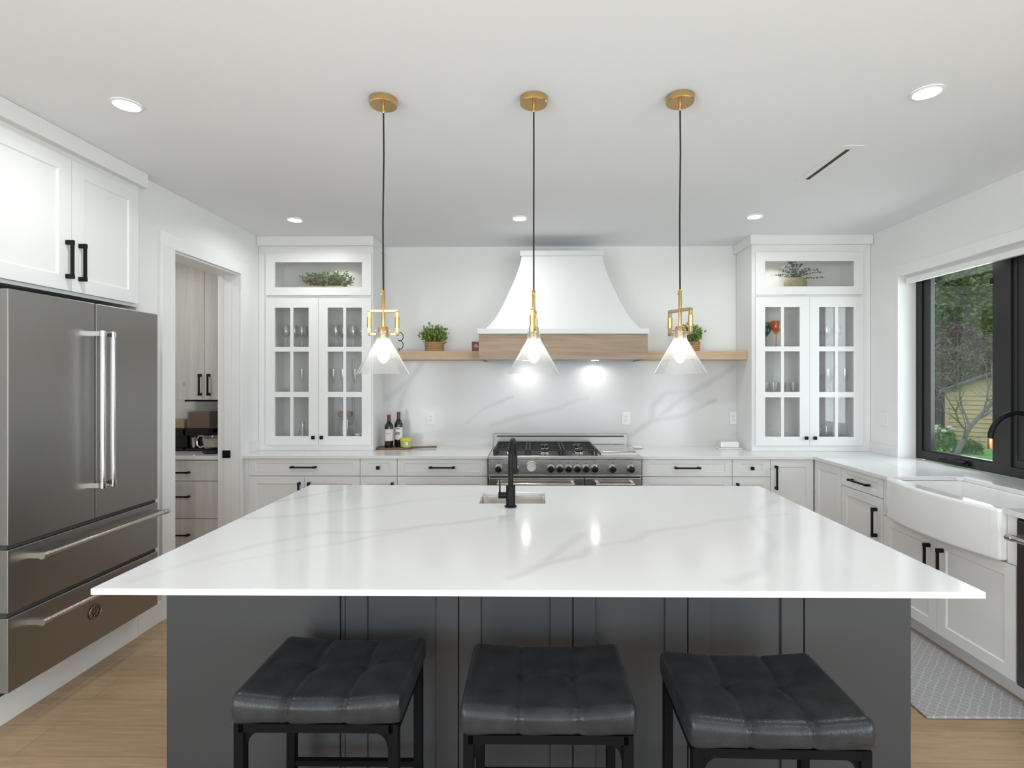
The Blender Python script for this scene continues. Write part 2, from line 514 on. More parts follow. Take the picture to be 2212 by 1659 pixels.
M['quartz'] = marble('white_quartz_counter', 'xy', [([(-2.2, 4.3), (-1.2, 4.6), (-0.4, 4.4)], 0.6), ([(1.0, 4.5), (2.0, 4.4), (2.6, 4.0), (2.5, 3.5)], 0.7)], 0.04, 0.22)

# ------------------------------------------------------------------ mesh builder


class MB:
    def __init__(self, xf=None):
        self.v, self.f, self.sm = [], [], []
        self.xf = xf

    def add(self, verts, faces, smooth=False):
        n = len(self.v)
        for p in verts:
            self.v.append(tuple(self.xf(*p)) if self.xf else tuple(p))
        for f in faces:
            self.f.append(tuple(i + n for i in f))
            self.sm.append(smooth)
        return self

    def box(self, x0, x1, y0, y1, z0, z1):
        v = [(x0, y0, z0), (x1, y0, z0), (x1, y1, z0), (x0, y1, z0), (x0, y0, z1), (x1, y0, z1), (x1, y1, z1), (x0, y1, z1)]
        return self.add(v, [(0, 3, 2, 1), (4, 5, 6, 7), (0, 1, 5, 4), (1, 2, 6, 5), (2, 3, 7, 6), (3, 0, 4, 7)])

    def prism(self, poly, fn, a0, a1, smooth=False):
        """poly: 2D points; fn(u, v, a) -> 3D point."""
        n = len(poly)
        v = [fn(p[0], p[1], a0) for p in poly] + [fn(p[0], p[1], a1) for p in poly]
        f = [tuple(range(n - 1, -1, -1)), tuple(range(n, 2 * n))]
        self.add(v, f)
        base = len(self.v) - 2 * n
        for i in range(n):
            j = (i + 1) % n
            self.f.append((base + i, base + j, base + n + j, base + n + i))
            self.sm.append(smooth)
        return self

    def lathe(self, prof, c=(0, 0, 0), n=24, cap0=True, cap1=True, rot=None):
        v, f = [], []
        for r, z in prof:
            for k in range(n):
                a = 2 * PI * k / n
                p = Vector((r * math.cos(a), r * math.sin(a), z))
                if rot:
                    p = rot @ p
                v.append((p.x + c[0], p.y + c[1], p.z + c[2]))
        m = len(prof)
        for i in range(m - 1):
            for k in range(n):
                k2 = (k + 1) % n
                f.append((i * n + k, i * n + k2, (i + 1) * n + k2, (i + 1) * n + k))
        if cap0:
            f.append(tuple(range(n - 1, -1, -1)))
        if cap1:
            f.append(tuple((m - 1) * n + k for k in range(n)))
        return self.add(v, f, True)

    def cyl(self, p0, p1, r0, r1=None, n=16):
        r1 = r0 if r1 is None else r1
        p0, p1 = Vector(p0), Vector(p1)
        d = p1 - p0
        q = Vector((0, 0, 1)).rotation_difference(d.normalized())
        return self.lathe([(r0, 0), (r1, d.length)], p0, n, rot=q.to_matrix())

    def tube(self, pts, r, n=10, caps=True):
        pts = [Vector(p) for p in pts]
        rs = r if isinstance(r, (list, tuple)) else [r] * len(pts)
        v, f = [], []
        t0 = (pts[1] - pts[0]).normalized()
        up = Vector((0, 0, 1)) if abs(t0.z) < 0.9 else Vector((1, 0, 0))
        nrm = t0.cross(up).normalized()
        for i, p in enumerate(pts):
            if i == 0:
                t = t0
            elif i == len(pts) - 1:
                t = (pts[-1] - pts[-2]).normalized()
            else:
                t = ((pts[i + 1] - p).normalized() + (p - pts[i - 1]).normalized())
                t = t.normalized() if t.length > 1e-6 else t0
            nrm = (nrm - t * nrm.dot(t))
            nrm = nrm.normalized() if nrm.length > 1e-6 else t.orthogonal().normalized()
            bn = t.cross(nrm)
            for k in range(n):
                a = 2 * PI * k / n
                q = p + (nrm * math.cos(a) + bn * math.sin(a)) * rs[i]
                v.append(tuple(q))
        for i in range(len(pts) - 1):
            for k in range(n):
                k2 = (k + 1) % n
                f.append((i * n + k, i * n + k2, (i + 1) * n + k2, (i + 1) * n + k))
        if caps:
            f.append(tuple(range(n - 1, -1, -1)))
            f.append(tuple((len(pts) - 1) * n + k for k in range(n)))
        return self.add(v, f, True)

    def torus(self, c, R, r, rot=None, n=28, m=8):
        pts = []
        v, f = [], []
        for i in range(n):
            a = 2 * PI * i / n
            for j in range(m):
                b = 2 * PI * j / m
                p = Vector(((R + r * math.cos(b)) * math.cos(a), (R + r * math.cos(b)) * math.sin(a), r * math.sin(b)))
                if rot:
                    p = rot @ p
                v.append(tuple(p + Vector(c)))
        for i in range(n):
            for j in range(m):
                i2, j2 = (i + 1) % n, (j + 1) % m
                f.append((i * m + j, i2 * m + j, i2 * m + j2, i * m + j2))
        return self.add(v, f, True)

    def ring(self, u0, u1, z0, z1, n0, n1, holes):
        """flat plate in local (u, n, z) with rectangular holes on a grid: holes = (ucuts, zcuts) lists of (a, b)."""
        us, zs = holes
        ue = [u0] + [x for p in us for x in p] + [u1]
        ze = [z0] + [x for p in zs for x in p] + [z1]
        solid = lambda i, j: not (i % 2 == 1 and j % 2 == 1)
        idx = {}
        verts, faces = [], []

        def vid(i, j, k):
            key = (i, j, k)
            if key not in idx:
                idx[key] = len(verts)
                verts.append((ue[i], (n0, n1)[k], ze[j]))
            return idx[key]
        nu, nz_ = len(ue) - 1, len(ze) - 1
        for i in range(nu):
            for j in range(nz_):
                if solid(i, j):
                    faces.append((vid(i, j, 1), vid(i + 1, j, 1), vid(i + 1, j + 1, 1), vid(i, j + 1, 1)))
                    faces.append((vid(i, j, 0), vid(i, j + 1, 0), vid(i + 1, j + 1, 0), vid(i + 1, j, 0)))
                    for di, dj, e in ((-1, 0, ((0, 0), (0, 1))), (1, 0, ((1, 0), (1, 1))), (0, -1, ((0, 0), (1, 0))), (0, 1, ((0, 1), (1, 1)))):
                        a, b = i + di, j + dj
                        if a < 0 or b < 0 or a >= nu or b >= nz_ or not solid(a, b):
                            (pa, pb), (qa, qb) = e
                            faces.append((vid(i + pa, j + pb, 0), vid(i + qa, j + qb, 0), vid(i + qa, j + qb, 1), vid(i + pa, j + pb, 1)))
        return self.add(verts, faces)

    def shaker(self, u0, u1, z0, z1, n0, n1, rail=0.062, depth=0.008, bev=0.005, railz=None):
        railz = rail if railz is None else railz
        a0, a1, b0, b1 = u0 + rail, u1 - rail, z0 + railz, z1 - railz
        c0, c1, d0, d1 = a0 + bev, a1 - bev, b0 + bev, b1 - bev
        R = lambda x0, x1, y0, y1, n: [(x0, n, y0), (x1, n, y0), (x1, n, y1), (x0, n, y1)]
        v = R(u0, u1, z0, z1, n0) + R(u0, u1, z0, z1, n1) + R(a0, a1, b0, b1, n1) + R(c0, c1, d0, d1, n1 - depth)
        f = [(0, 1, 2, 3), (12, 13, 14, 15)]
        for i in range(4):
            j = (i + 1) % 4
            f += [(i, j, 4 + j, 4 + i), (4 + i, 4 + j, 8 + j, 8 + i), (8 + i, 8 + j, 12 + j, 12 + i)]
        return self.add(v, f)


def children_sub(o):
    return Vector(o.get('_org', (0, 0, 0)))


ORG = {}


def link(name, mb, m, parent=None, loc=(0, 0, 0), bevel=0.0, seg=2, sharp=35, label=None):
    """Create one mesh object. Vertices are given in world space; loc (or the parent's origin) is subtracted."""
    off = Vector(ORG[parent.name]) if parent is not None else Vector(loc)
    me = bpy.data.meshes.new(name)
    me.from_pydata([(p[0] - off.x, p[1] - off.y, p[2] - off.z) for p in mb.v], [], mb.f)
    bm = bmesh.new()
    bm.from_mesh(me)
    bmesh.ops.recalc_face_normals(bm, faces=bm.faces)
    bm.to_mesh(me)
    bm.free()
    if any(mb.sm):
        me.polygons.foreach_set('use_smooth', mb.sm)
        me.set_sharp_from_angle(angle=math.radians(sharp))
    me.materials.append(m)
    o = bpy.data.objects.new(name, me)
    COL.objects.link(o)
    if parent is not None:
        o.parent = parent
    else:
        o.location = loc
    ORG[o.name] = tuple(off)
    if bevel > 0:
        b = o.modifiers.new('bevel', 'BEVEL')
        b.width = bevel
        b.segments = seg
        b.limit_method = 'ANGLE'
        b.angle_limit = math.radians(40)
    if label:
        o['label'] = label
    return o


def tag(o, label, cat, group=None):
    o['label'] = label
    o['category'] = cat
    if group:
        o['group'] = group
    return o


def thing(name, label, cat, loc, group=None):
    o = bpy.data.objects.new(name, None)
    o.empty_display_size = 0.05
    COL.objects.link(o)
    o.location = loc
    ORG[o.name] = tuple(loc)
    return tag(o, label, cat, group)


def solo(name, mb, m, label, cat, loc, group=None, **k):
    return tag(link(name, mb, m, None, loc, **k), label, cat, group)


def struct(name, mb, m, parent=None, **k):
    o = link(name, mb, m, parent, **k)
    if parent is None:
        o['kind'] = 'structure'
    return o


def dup(root, loc, rotz=0.0, label=None, rename=None):
    r = root.copy()
    COL.objects.link(r)
    r.location = loc
    r.rotation_euler = (0, 0, rotz)
    if label:
        r['label'] = label
    for ch in list(root.children):
        c = ch.copy()
        COL.objects.link(c)
        c.parent = r
        for g in list(ch.children):
            d = g.copy()
            COL.objects.link(d)
            d.parent = c
    return r


BACK = lambda YF: (lambda u, n, z: (u, YF - n, z))
RIGHT = lambda XF: (lambda u, n, z: (XF - n, u, z))
LEFT = lambda XF: (lambda u, n, z: (XF + n, u, z))


def pull(xf, u, z, length, vertical, n=0.0, t=0.012):
    """black bar pull with a square foot at each end"""
    mb = MB(xf)
    h = length / 2
    if vertical:
        mb.box(u - t / 2, u + t / 2, n + 0.024, n + 0.036, z - h, z + h)
        for s in (-1, 1):
            e = z + s * (h - 0.011)
            mb.box(u - t * 0.62, u + t * 0.62, n, n + 0.037, e - 0.011, e + 0.011)
    else:
        mb.box(u - h, u + h, n + 0.024, n + 0.036, z - t / 2, z + t / 2)
        for s in (-1, 1):
            e = u + s * (h - 0.011)
            mb.box(e - 0.011, e + 0.011, n, n + 0.037, z - t * 0.62, z + t * 0.62)
    return mb


def knob_mb(xf, u, z, s=0.026, n=0.0):
    mb = MB(xf)
    mb.box(u - 0.006, u + 0.006, n, n + 0.018, z - 0.006, z + 0.006)
    mb.box(u - s / 2, u + s / 2, n + 0.016, n + 0.028, z - s / 2, z + s / 2)
    return mb


# ------------------------------------------------------------------ room shell
CEIL = 2.74
XL, XR, YB, YF_ = -2.35, 2.86, 4.80, -5.0
struct('floor', MB().box(-4.3, 3.1, -5.3, 5.0, -0.08, 0), M['floor'])
struct('ceiling', MB().box(-4.3, 3.1, -5.3, 5.0, CEIL, CEIL + 0.1), M['ceiling'])
struct('wall_back', MB().box(-2.523, 3.1, YB, YB + 0.12, 0, CEIL), M['wall'])
w = MB()
T = 0.173
w.box(XL - T, XL, -5.3, -4.55, 0, CEIL).box(XL - T, XL, -0.25, 2.14, 0, CEIL).box(XL - T, XL, -4.55, -0.25, 0, 0.15).box(XL - T, XL, -4.55, -0.25, 2.45, CEIL)
w.box(XL - T, XL, 3.075, 3.389, 0, CEIL)
w.box(XL - T, XL, 3.389, 4.179, 2.367, CEIL)
w.box(XL - T, XL, 4.179, YB, 0, CEIL)
w.box(-3.06, XL - T, 2.04, 2.14, 0, CEIL)
w.box(-3.06, XL - T, 3.075, 3.175, 0, CEIL)
w.box(-3.12, -3.02, 2.04, 3.175, 0, CEIL)
struct('wall_left', w, M['wall'])
w = MB()
WY0, WY1, WZ0, WZ1 = 2.20, 4.112, 0.885, 2.40
w.box(XR, XR + 0.20, -5.3, -4.55, 0, CEIL).box(XR, XR + 0.20, -0.25, WY0, 0, CEIL).box(XR, XR + 0.20, -4.55, -0.25, 0, 0.15).box(XR, XR + 0.20, -4.55, -0.25, 2.45, CEIL)
w.box(XR, XR + 0.20, WY1, YB + 0.12, 0, CEIL)
w.box(XR, XR + 0.20, WY0, WY1, 0, WZ0)
w.box(XR, XR + 0.20, WY0, WY1, WZ1, CEIL)
struct('wall_right', w, M['wall'])
w = MB(lambda u, n, z: (u, YF_ - n, z)).ring(-2.6, 3.06, 0, CEIL, 0, 0.15, ([(-1.9, 2.5)], [(0.06, 2.42)]))
struct('wall_front', w, M['wall'])
w = MB(lambda u, n, z: (u, YF_ - n, z)).ring(-1.9, 2.5, 0.06, 2.42, 0.02, 0.09, ([(-1.83, -0.45), (-0.38, 0.98), (1.05, 2.43)], [(0.13, 2.35)]))
struct('window_2', w, M['window_frame'])
struct('fill_window_right', MB(RIGHT(2.95)).ring(-4.55, -0.25, 0.15, 2.45, -0.05, 0.02, ([(-4.48, -3.12), (-3.05, -1.75), (-1.68, -0.32)], [(0.22, 2.38)])), M['window_frame'])  # unseen window added behind the camera to let in side fill
struct('fill_window_left', MB(LEFT(-2.45)).ring(-4.55, -0.25, 0.15, 2.45, -0.05, 0.02, ([(-4.48, -3.12), (-3.05, -1.75), (-1.68, -0.32)], [(0.22, 2.38)])), M['window_frame'])  # unseen window opposite, added for the fill from the left
# pantry shell
struct('wall_pantry_back', MB().box(-4.1, -2.523, 4.86, 4.98, 0, CEIL), M['wall'])
struct('wall_pantry_left', MB().box(-4.1, -4.0, 3.175, 4.86, 0, CEIL), M['wall'])
struct('wall_pantry_front', MB().box(-4.1, -3.12, 3.075, 3.175, 0, CEIL), M['wall'])

# door casing and jamb lining
t = MB()
t.box(XL, XL + 0.018, 3.27, 3.389, 0, 2.366)
t.box(XL, XL + 0.018, 4.164, 4.272, 0, 2.366)
t.box(XL, XL + 0.018, 3.27, 4.272, 2.366, 2.462)
struct('trim_1', t, M['trim'], bevel=0.002)
t = MB()
t.box(XL - T, XL - 0.0005, 3.375, 3.3885, 0, 2.366)
t.box(XL - 0.07, XL - 0.0005, 4.1645, 4.178, 0, 2.366)
t.box(XL - T, XL - 0.12, 4.1645, 4.178, 0, 2.366)
t.box(XL - T, XL - 0.0005, 3.389, 4.164, 2.352, 2.3655)
struct('trim_2', t, M['trim'])
d = struct('door_1', MB().box(XL - 0.118, XL - 0.072, 4.155, 4.20, 0.01, 2.352), M['trim'])
link('door_handle', MB().box(XL - 0.128, XL - 0.066, 4.146, 4.156, 0.895, 0.955).box(XL - 0.115, XL - 0.08, 4.143, 4.147, 0.905, 0.945), M['black'], d, bevel=0.002, label='black pocket door latch')
# baseboards
struct('baseboard_left', MB().box(XL, XL + 0.014, 4.272, 4.8, 0, 0.13).box(XL, XL + 0.014, 3.075, 3.27, 0, 0.13).box(XL, XL + 0.014, -0.25, 2.14, 0, 0.13), M['trim'], bevel=0.002)
struct('baseboard_right', MB().box(XR - 0.014, XR, -0.25, 1.7, 0, 0.13), M['trim'], bevel=0.002)

# kitchen window: white casing, black frame, two sashes
t = MB()
t.box(XR - 0.014, XR, WY1 - 0.004, WY1 + 0.012, 0.91, 2.40)
struct('trim_3', t, M['trim'])
rx = RIGHT(2.985)
win = struct('window_1', MB(rx).ring(2.22, 4.108, 0.912, 2.40, -0.06, 0.0, ([(2.30, 3.30), (3.43, 4.05)], [(0.975, 2.34)])), M['window_frame'], bevel=0.002)
for a, b, nm in ((3.43, 4.05, 'far'), (2.30, 3.30, 'near')):
    s = link('sash', MB(rx).ring(a, b, 0.975, 2.34, -0.045, -0.012, ([(a + 0.012, b - 0.075)], [(0.988, 2.325)])) if nm == 'far' else MB(rx).ring(a, b, 0.975, 2.34, -0.045, -0.012, ([(a + 0.06, b - 0.03)], [(1.02, 2.30)])), M['window_frame'], win, bevel=0.002)
    link('pane', MB(rx).box(a + 0.01, b - 0.01, -0.032, -0.027, 0.98, 2.335), M['winpane'], s)
link('insect_screen', MB(rx).box(2.31, 3.29, -0.022, -0.018, 0.985, 2.33), M['screen'], win, label='dark insect screen over the near sash')
link('latch', MB(rx).box(3.60, 3.86, 0.0, 0.02, 0.925, 0.945).box(3.62, 3.76, 0.012, 0.035, 0.936, 0.955), M['black'], win, bevel=0.003)
for zz in (1.09, 2.16):
    link('hinge', MB(rx).box(3.425, 3.445, -0.01, 0.003, zz - 0.02, zz + 0.02), M['black'], win)

bl = thing('roller_blind', 'white roller blind rolled up across the top of the black window', 'blind', (2.86, 3.2, 2.26))
link('cassette', MB().box(2.835, 2.935, 2.14, WY1 + 0.004, 2.325, 2.402), M['trim'], bl, bevel=0.004)
link('fabric', MB().cyl((2.925, 2.22, 2.345), (2.925, 4.09, 2.345), 0.03).box(2.90, 2.903, 2.22, 4.09, 2.29, 2.345), M['blind'], bl)
link('bottom_bar', MB().box(2.893, 2.925, 2.215, 4.092, 2.262, 2.305), M['trim'], bl, bevel=0.006)

# ------------------------------------------------------------------ ceiling fixtures
DL_LABEL = ['recessed ceiling downlight above the refrigerator', 'recessed ceiling downlight on the window side, nearest the sink', 'recessed ceiling downlight in front of the left glass cabinet',
            'recessed ceiling downlight in front of the range hood', 'recessed ceiling downlight in front of the right glass cabinet']
for (x, y), lb in zip(DOWNLIGHTS, DL_LABEL):
    t = thing('recessed_light', lb, 'ceiling light', (x, y, CEIL), 'recessed downlights in the kitchen ceiling')
    link('trim_ring', MB().lathe([(0.058, 2.7395), (0.062, 2.735), (0.052, 2.732), (0.047, 2.7365)], (x, y, 0), 28, False, False), M['trim'], t)
    link('lens', MB().lathe([(0.0475, 2.7385), (0.0475, 2.7360)], (x, y, 0), 28), M['lens'], t)
    area_lamp('downlight_lamp', (x, y, 2.7335), (0, 0, 0), 0.09, 0.09, DOWN_POWER, (0.95, 0.98, 1.0), 'DISK', 160)
for x, y in REAR_FILL:
    area_lamp('rear_fill_lamp', (x, y, 2.7335), (0, 0, 0), 0.09, 0.09, DOWN_POWER, (0.95, 0.98, 1.0), 'DISK', 160)  # unseen lamps behind the camera, added without fixtures as fill
area_lamp('pantry_fill_lamp', (-3.15, 3.75, 2.7335), (0, 0, 0), 0.12, 0.12, 6.5, (1, 0.96, 0.9), 'DISK', 160)  # unseen lamp without a fixture, added to brighten the pantry

v = thing('ceiling_vent', 'narrow white linear air vent with a dark slot in the ceiling', 'vent', (1.67, 3.0, CEIL))
link('frame', MB(lambda u, n, z: (u, z, CEIL - n)).ring(1.615, 1.725, 2.74, 3.25, 0.0, 0.0025, ([(1.657, 1.683)], [(2.785, 3.205)])), M['trim'], v)
link('slot', MB().box(1.657, 1.683, 2.785, 3.205, CEIL - 0.0012, CEIL - 0.0004), M['vent_dark'], v)

# pendants ----------------------------------------------------------
pz = 0.0
pend = thing('pendant_light', 'brass and clear glass pendant at the left end of the island', 'pendant light', (0, 0, CEIL), 'glass cone pendants over the island')
ORG[pend.name] = (0, 0, 0)
link('canopy', MB().lathe([(0.0, 2.7395), (0.060, 2.7395), (0.060, 2.716), (0.057, 2.712), (0.0, 2.712)], n=40, cap0=False, cap1=False), M['brass'], pend)
link('cord', MB().tube([(0, 0, 2.712), (0.002, 0, 2.5), (-0.002, 0, 2.2), (0, 0, 1.895)], 0.0035, 8), M['cord'], pend)
link('cord_grip', MB().lathe([(0.006, 2.712), (0.006, 2.685), (0.004, 2.68)], n=12).box(-0.008, 0.010, -0.003, 0.003, 2.684, 2.690), M['brass'], pend)
link('stem', MB().lathe([(0.0075, 1.745), (0.0075, 1.905), (0.004, 1.91)], n=14).box(-0.012, -0.006, -0.003, 0.003, 1.888, 1.896), M['brass'], pend)
br = MB()
q = 0.0065
br.box(-0.066, 0.066, -q, q, 1.812, 1.825)
for s in (-1, 1):
    br.box(s * 0.0595 - q, s * 0.0595 + q, -q, q, 1.712, 1.82)
    br.box(min(s * 0.066, s * 0.03), max(s * 0.066, s * 0.03), -q, q, 1.712, 1.724)
bo = link('bracket', br, M['brass_light'], pend, bevel=0.001)
for s in (-1, 1):
    link('sleeve', MB().lathe([(0.0105, 1.746), (0.0105, 1.792)], (s * 0.0595, 0, 0), 16), M['brass'], bo)
    link('thumb_screw', MB().cyl((s * 0.031, -0.012, 1.733), (s * 0.031, 0.0, 1.733), 0.0035, n=8), M['brass'], bo)
link('socket', MB().lathe([(0.0215, 1.695), (0.0215, 1.745), (0.019, 1.749), (0, 1.749)], n=24, cap1=False), M['brass'], pend)
link('shade', MB().lathe([(0.0275, 1.728), (0.0275, 1.702), (0.031, 1.690), (0.1145, 1.546), (0.1135, 1.545), (0.0285, 1.6905), (0.0255, 1.702), (0.0255, 1.728), (0.0275, 1.728)], n=48, cap0=False, cap1=False), M['shade'], pend)
link('bulb', MB().lathe([(0.009, 1.697), (0.011, 1.686), (0.019, 1.668), (0.0255, 1.640), (0.0245, 1.615), (0.012, 1.596), (0.0, 1.591)], n=20, cap1=False), M['bulb'], pend)
PEND = [(-0.651, 2.272, math.radians(4), None), (0.004, 2.268, math.radians(83), 'brass and clear glass pendant over the middle of the island, bracket seen edge on'),
        (0.635, 2.263, math.radians(-60), 'brass and clear glass pendant at the right end of the island')]
for x, y, a, lb in PEND:
    if lb is None:
        pend.location = (x, y, 0)
        pend.rotation_euler = (0, 0, a)
    else:
        dup(pend, (x, y, 0), a, lb)

# ------------------------------------------------------------------ refrigerator wall
fr = thing('refrigerator', 'stainless steel french door refrigerator with two bottom freezer drawers', 'refrigerator', (-2.6, 2.63, 0.15))
lx = LEFT(-2.22)
FY0, FY1, FS = 2.19, 3.074, 2.633
link('body', MB(lx).box(FY0 + 0.012, FY1 - 0.012, -0.78, -0.062, 0.16, 1.895), M['steel_dark'], fr)


def pro_handle(xf, a, b, vertical, fixed):
    """tubular handle with end brackets; (a, b) along its length, fixed the other coordinate"""
    mb = MB(xf)
    P = (lambda l, n, o=0: (fixed + o, n, l)) if vertical else (lambda l, n, o=0: (l, n, fixed + o))
    mb.cyl(P(a + 0.004, 0.062), P(b - 0.004, 0.062), 0.0125, n=18)
    for e, s in ((a, 1), (b, -1)):
        mb.cyl(P(e, 0.062), P(e + s * 0.028, 0.062), 0.0155, n=18)
        if vertical:
            mb.box(fixed - 0.011, fixed + 0.011, 0, 0.062, min(e + s * 0.003, e + s * 0.026), max(e + s * 0.003, e + s * 0.026))
        else:
            mb.box(min(e + s * 0.003, e + s * 0.026), max(e + s * 0.003, e + s * 0.026), 0, 0.062, fixed - 0.011, fixed + 0.011)
    return mb


for y0, y1, hy in ((FY0, FS - 0.004, 2.603), (FS + 0.004, FY1, 2.667)):
    dr = link('door', MB(lx).box(y0, y1, -0.058, 0, 0.815, 1.907), M['steel'], fr, bevel=0.004)
    link('handle', pro_handle(lx, 0.975, 1.765, True, hy), M['chrome'], dr)
link('gap_shade', MB(lx).box(FS - 0.0035, FS + 0.0035, -0.06, -0.006, 0.82, 1.905).box(FY0 + 0.004, FY1 - 0.004, -0.06, -0.012, 0.798, 0.814).box(FY0 + 0.004, FY1 - 0.004, -0.06, -0.012, 0.509, 0.526), M['slot'], fr)  # dark strips standing in for shade inside the door and drawer gaps
for z0, z1, hz in ((0.527, 0.797, 0.745), (0.19, 0.508, 0.452)):
    dr = link('freezer_drawer', MB(lx).box(FY0, FY1, -0.058, 0, z0, z1), M['steel'], fr, bevel=0.004)
    link('handle', pro_handle(lx, 2.275, FY1 - 0.005, False, hz), M['chrome'], dr)
    if z0 < 0.3:
        rot = Matrix.Rotation(PI / 2, 3, 'Y')
        eb = MB().lathe([(0.0, 0.0), (0.038, 0.0), (0.038, 0.004), (0.0, 0.005)], (-2.22, 2.628, 0.345), 32, False, False, rot)
        bd = link('badge', eb, M['emblem'], dr, label='round dark emblem on the lowest drawer')
        em = MB()
        em.torus((-2.2155, 2.628, 0.345), 0.0365, 0.0022, rot, 36, 6)
        em.torus((-2.2155, 2.628, 0.345), 0.009, 0.0014, rot, 18, 6)
        for k in range(8):
            a = PI * k / 4
            em.torus((-2.2155, 2.628 + 0.0215 * math.cos(a), 0.345 + 0.0215 * math.sin(a)), 0.0085, 0.0013, rot, 16, 5)
        for k in range(12):
            a = PI * k / 6 + 0.13
            em.torus((-2.2155, 2.628 + 0.0315 * math.cos(a), 0.345 + 0.0315 * math.sin(a)), 0.0035, 0.001, rot, 10, 5)
        link('emblem_relief', em, M['bronze'], bd)
struct('trim_4', MB().box(-3.0, -2.335, 2.145, 3.07, 0, 0.15), M['trim'])

fc = thing('wall_cabinet', 'white two-door shaker cabinet above the refrigerator', 'cabinet', (-2.6, 2.6, 1.93))
cx_ = LEFT(-2.33)
link('body', MB(cx_).box(2.145, 3.07, -0.66, 0, 1.945, 2.665), M['cabinet'], fc, bevel=0.002)
for y0, y1, hy in ((2.155, 2.595, 2.566), (2.599, 3.04, 2.64)):
    dr = link('door', MB(cx_).shaker(y0, y1, 1.962, 2.622, 0.002, 0.021, 0.072), M['cabinet'], fc, bevel=0.0012)
    link('handle', pull(cx_, hy, 2.115, 0.19, True, 0.021), M['black'], dr, bevel=0.001)
link('crown', MB().box(-2.9, -2.285, 2.10, 3.085, 2.655, 2.739), M['cabinet'], fc, bevel=0.002)

# ------------------------------------------------------------------ pantry
pc = thing('base_cabinet', 'pale grey wood drawer cabinet in the pantry', 'cabinet', (-2.87, 4.5, 0))
PY = 4.23
link('body', MB().box(-3.22, -2.528, PY, 4.85, 0.09, 0.872), M['grey_oak'], pc)
link('toe_kick', MB().box(-3.22, -2.528, PY + 0.06, 4.85, 0, 0.09), M['grey_oak'], pc)
for z0, z1, hz in ((0.70, 0.862, 0.77), (0.395, 0.694, 0.575), (0.10, 0.389, 0.265)):
    dr = link('drawer', MB(BACK(PY)).box(-3.215, -2.53, 0.001, 0.02, z0, z1), M['grey_oak'], pc, bevel=0.0015)
    link('handle', pull(BACK(PY), -2.875, hz, 0.20, False, 0.02), M['black'], dr, bevel=0.001)
solo('countertop', MB().box(-3.22, -2.525, 4.195, 4.86, 0.874, 0.904), M['quartz'], 'white countertop in the pantry', 'countertop', (-2.87, 4.5, 0.874), bevel=0.002)
pu = thing('wall_cabinet', 'pale grey wood two-door upper cabinet in the pantry', 'cabinet', (-2.84, 4.65, 1.345))
link('body', MB().box(-3.16, -2.528, 4.52, 4.858, 1.345, 2.735), M['grey_oak'], pu)
for x0, x1, hx in ((-3.158, -2.846, -2.873), (-2.842, -2.53, -2.798)):
    dr = link('door', MB(BACK(4.52)).box(x0, x1, 0.001, 0.02, 1.345, 2.70), M['grey_oak'], pu, bevel=0.0015)
    link('handle', pull(BACK(4.52), hx, 1.475, 0.185, True, 0.02), M['black'], dr, bevel=0.001)
link('light_rail', MB().box(-3.15, -2.60, 4.70, 4.73, 1.322, 1.344), M['black'], pu)


def dispenser(x, y, wdt, ztop, fill, label, cup):
    t = thing('food_dispenser', label, 'food dispenser', (x, y, 0.904), 'countertop dispensers in the pantry')
    h = wdt / 2
    b = MB().box(x - h, x + h, y - 0.03, y + 0.09, 0.905, 1.09).box(x - h, x + h, y - 0.09, y + 0.09, 0.905, 0.93).box(x - h, x + h, y - 0.09, y + 0.09, 1.04, 1.095)
    link('base', b, M['blackplastic'], t, bevel=0.006)
    link('contents', MB().box(x - h + 0.006, x + h - 0.006, y - 0.07, y + 0.08, 1.097, ztop - 0.02), fill, t, bevel=0.012)
    link('hopper', MB().box(x - h, x + h, y - 0.078, y + 0.088, 1.096, ztop), M['wineglass'], t, bevel=0.008)
    if cup:
        link('spout', MB().lathe([(0.016, 0.935), (0.02, 1.02), (0.018, 1.022), (0.0, 0.94)], (x - h * 0.45, y - 0.055, 0), 16, cap1=False), M['chrome'], t)


dispenser(-2.885, 4.55, 0.20, 1.262, M['beans'], 'black food dispenser with a tall clear hopper of brown dry food in the pantry', True)
dispenser(-3.09, 4.55, 0.17, 1.19, M['oats'], 'black food dispenser with a low hopper of pale oats in the pantry', False)
gb = thing('glass_jug', 'glass jug of beige flour with a large handle on a black base in the pantry', 'jug', (-2.70, 4.36, 0.904))
link('base', MB().lathe([(0.07, 0.905), (0.075, 0.915), (0.06, 0.935), (0.0, 0.94)], (-2.685, 4.36, 0), 24, cap1=False), M['blackplastic'], gb)
link('bowl', MB().lathe([(0.045, 0.94), (0.06, 0.955), (0.075, 1.0), (0.078, 1.06), (0.076, 1.06), (0.073, 1.0), (0.058, 0.958), (0.0, 0.945)], (-2.685, 4.36, 0), 28, cap0=False, cap1=False), M['wineglass'], gb)
link('flour', MB().lathe([(0.0, 0.946), (0.056, 0.96), (0.071, 1.0), (0.073, 1.03), (0.0, 1.035)], (-2.685, 4.36, 0), 24, False, False), M['flour'], gb)
link('rim', MB().lathe([(0.079, 1.058), (0.081, 1.068), (0.0, 1.07)], (-2.685, 4.36, 0), 28, cap0=False, cap1=False), M['blackplastic'], gb)
link('handle', MB().tube([(-2.757, 4.34, 1.05), (-2.785, 4.335, 1.05), (-2.80, 4.33, 1.02), (-2.797, 4.33, 0.975), (-2.775, 4.335, 0.955), (-2.745, 4.34, 0.965)], 0.0075, 8), M['chrome'], gb)

# ------------------------------------------------------------------ back wall base cabinets
BY = 4.20


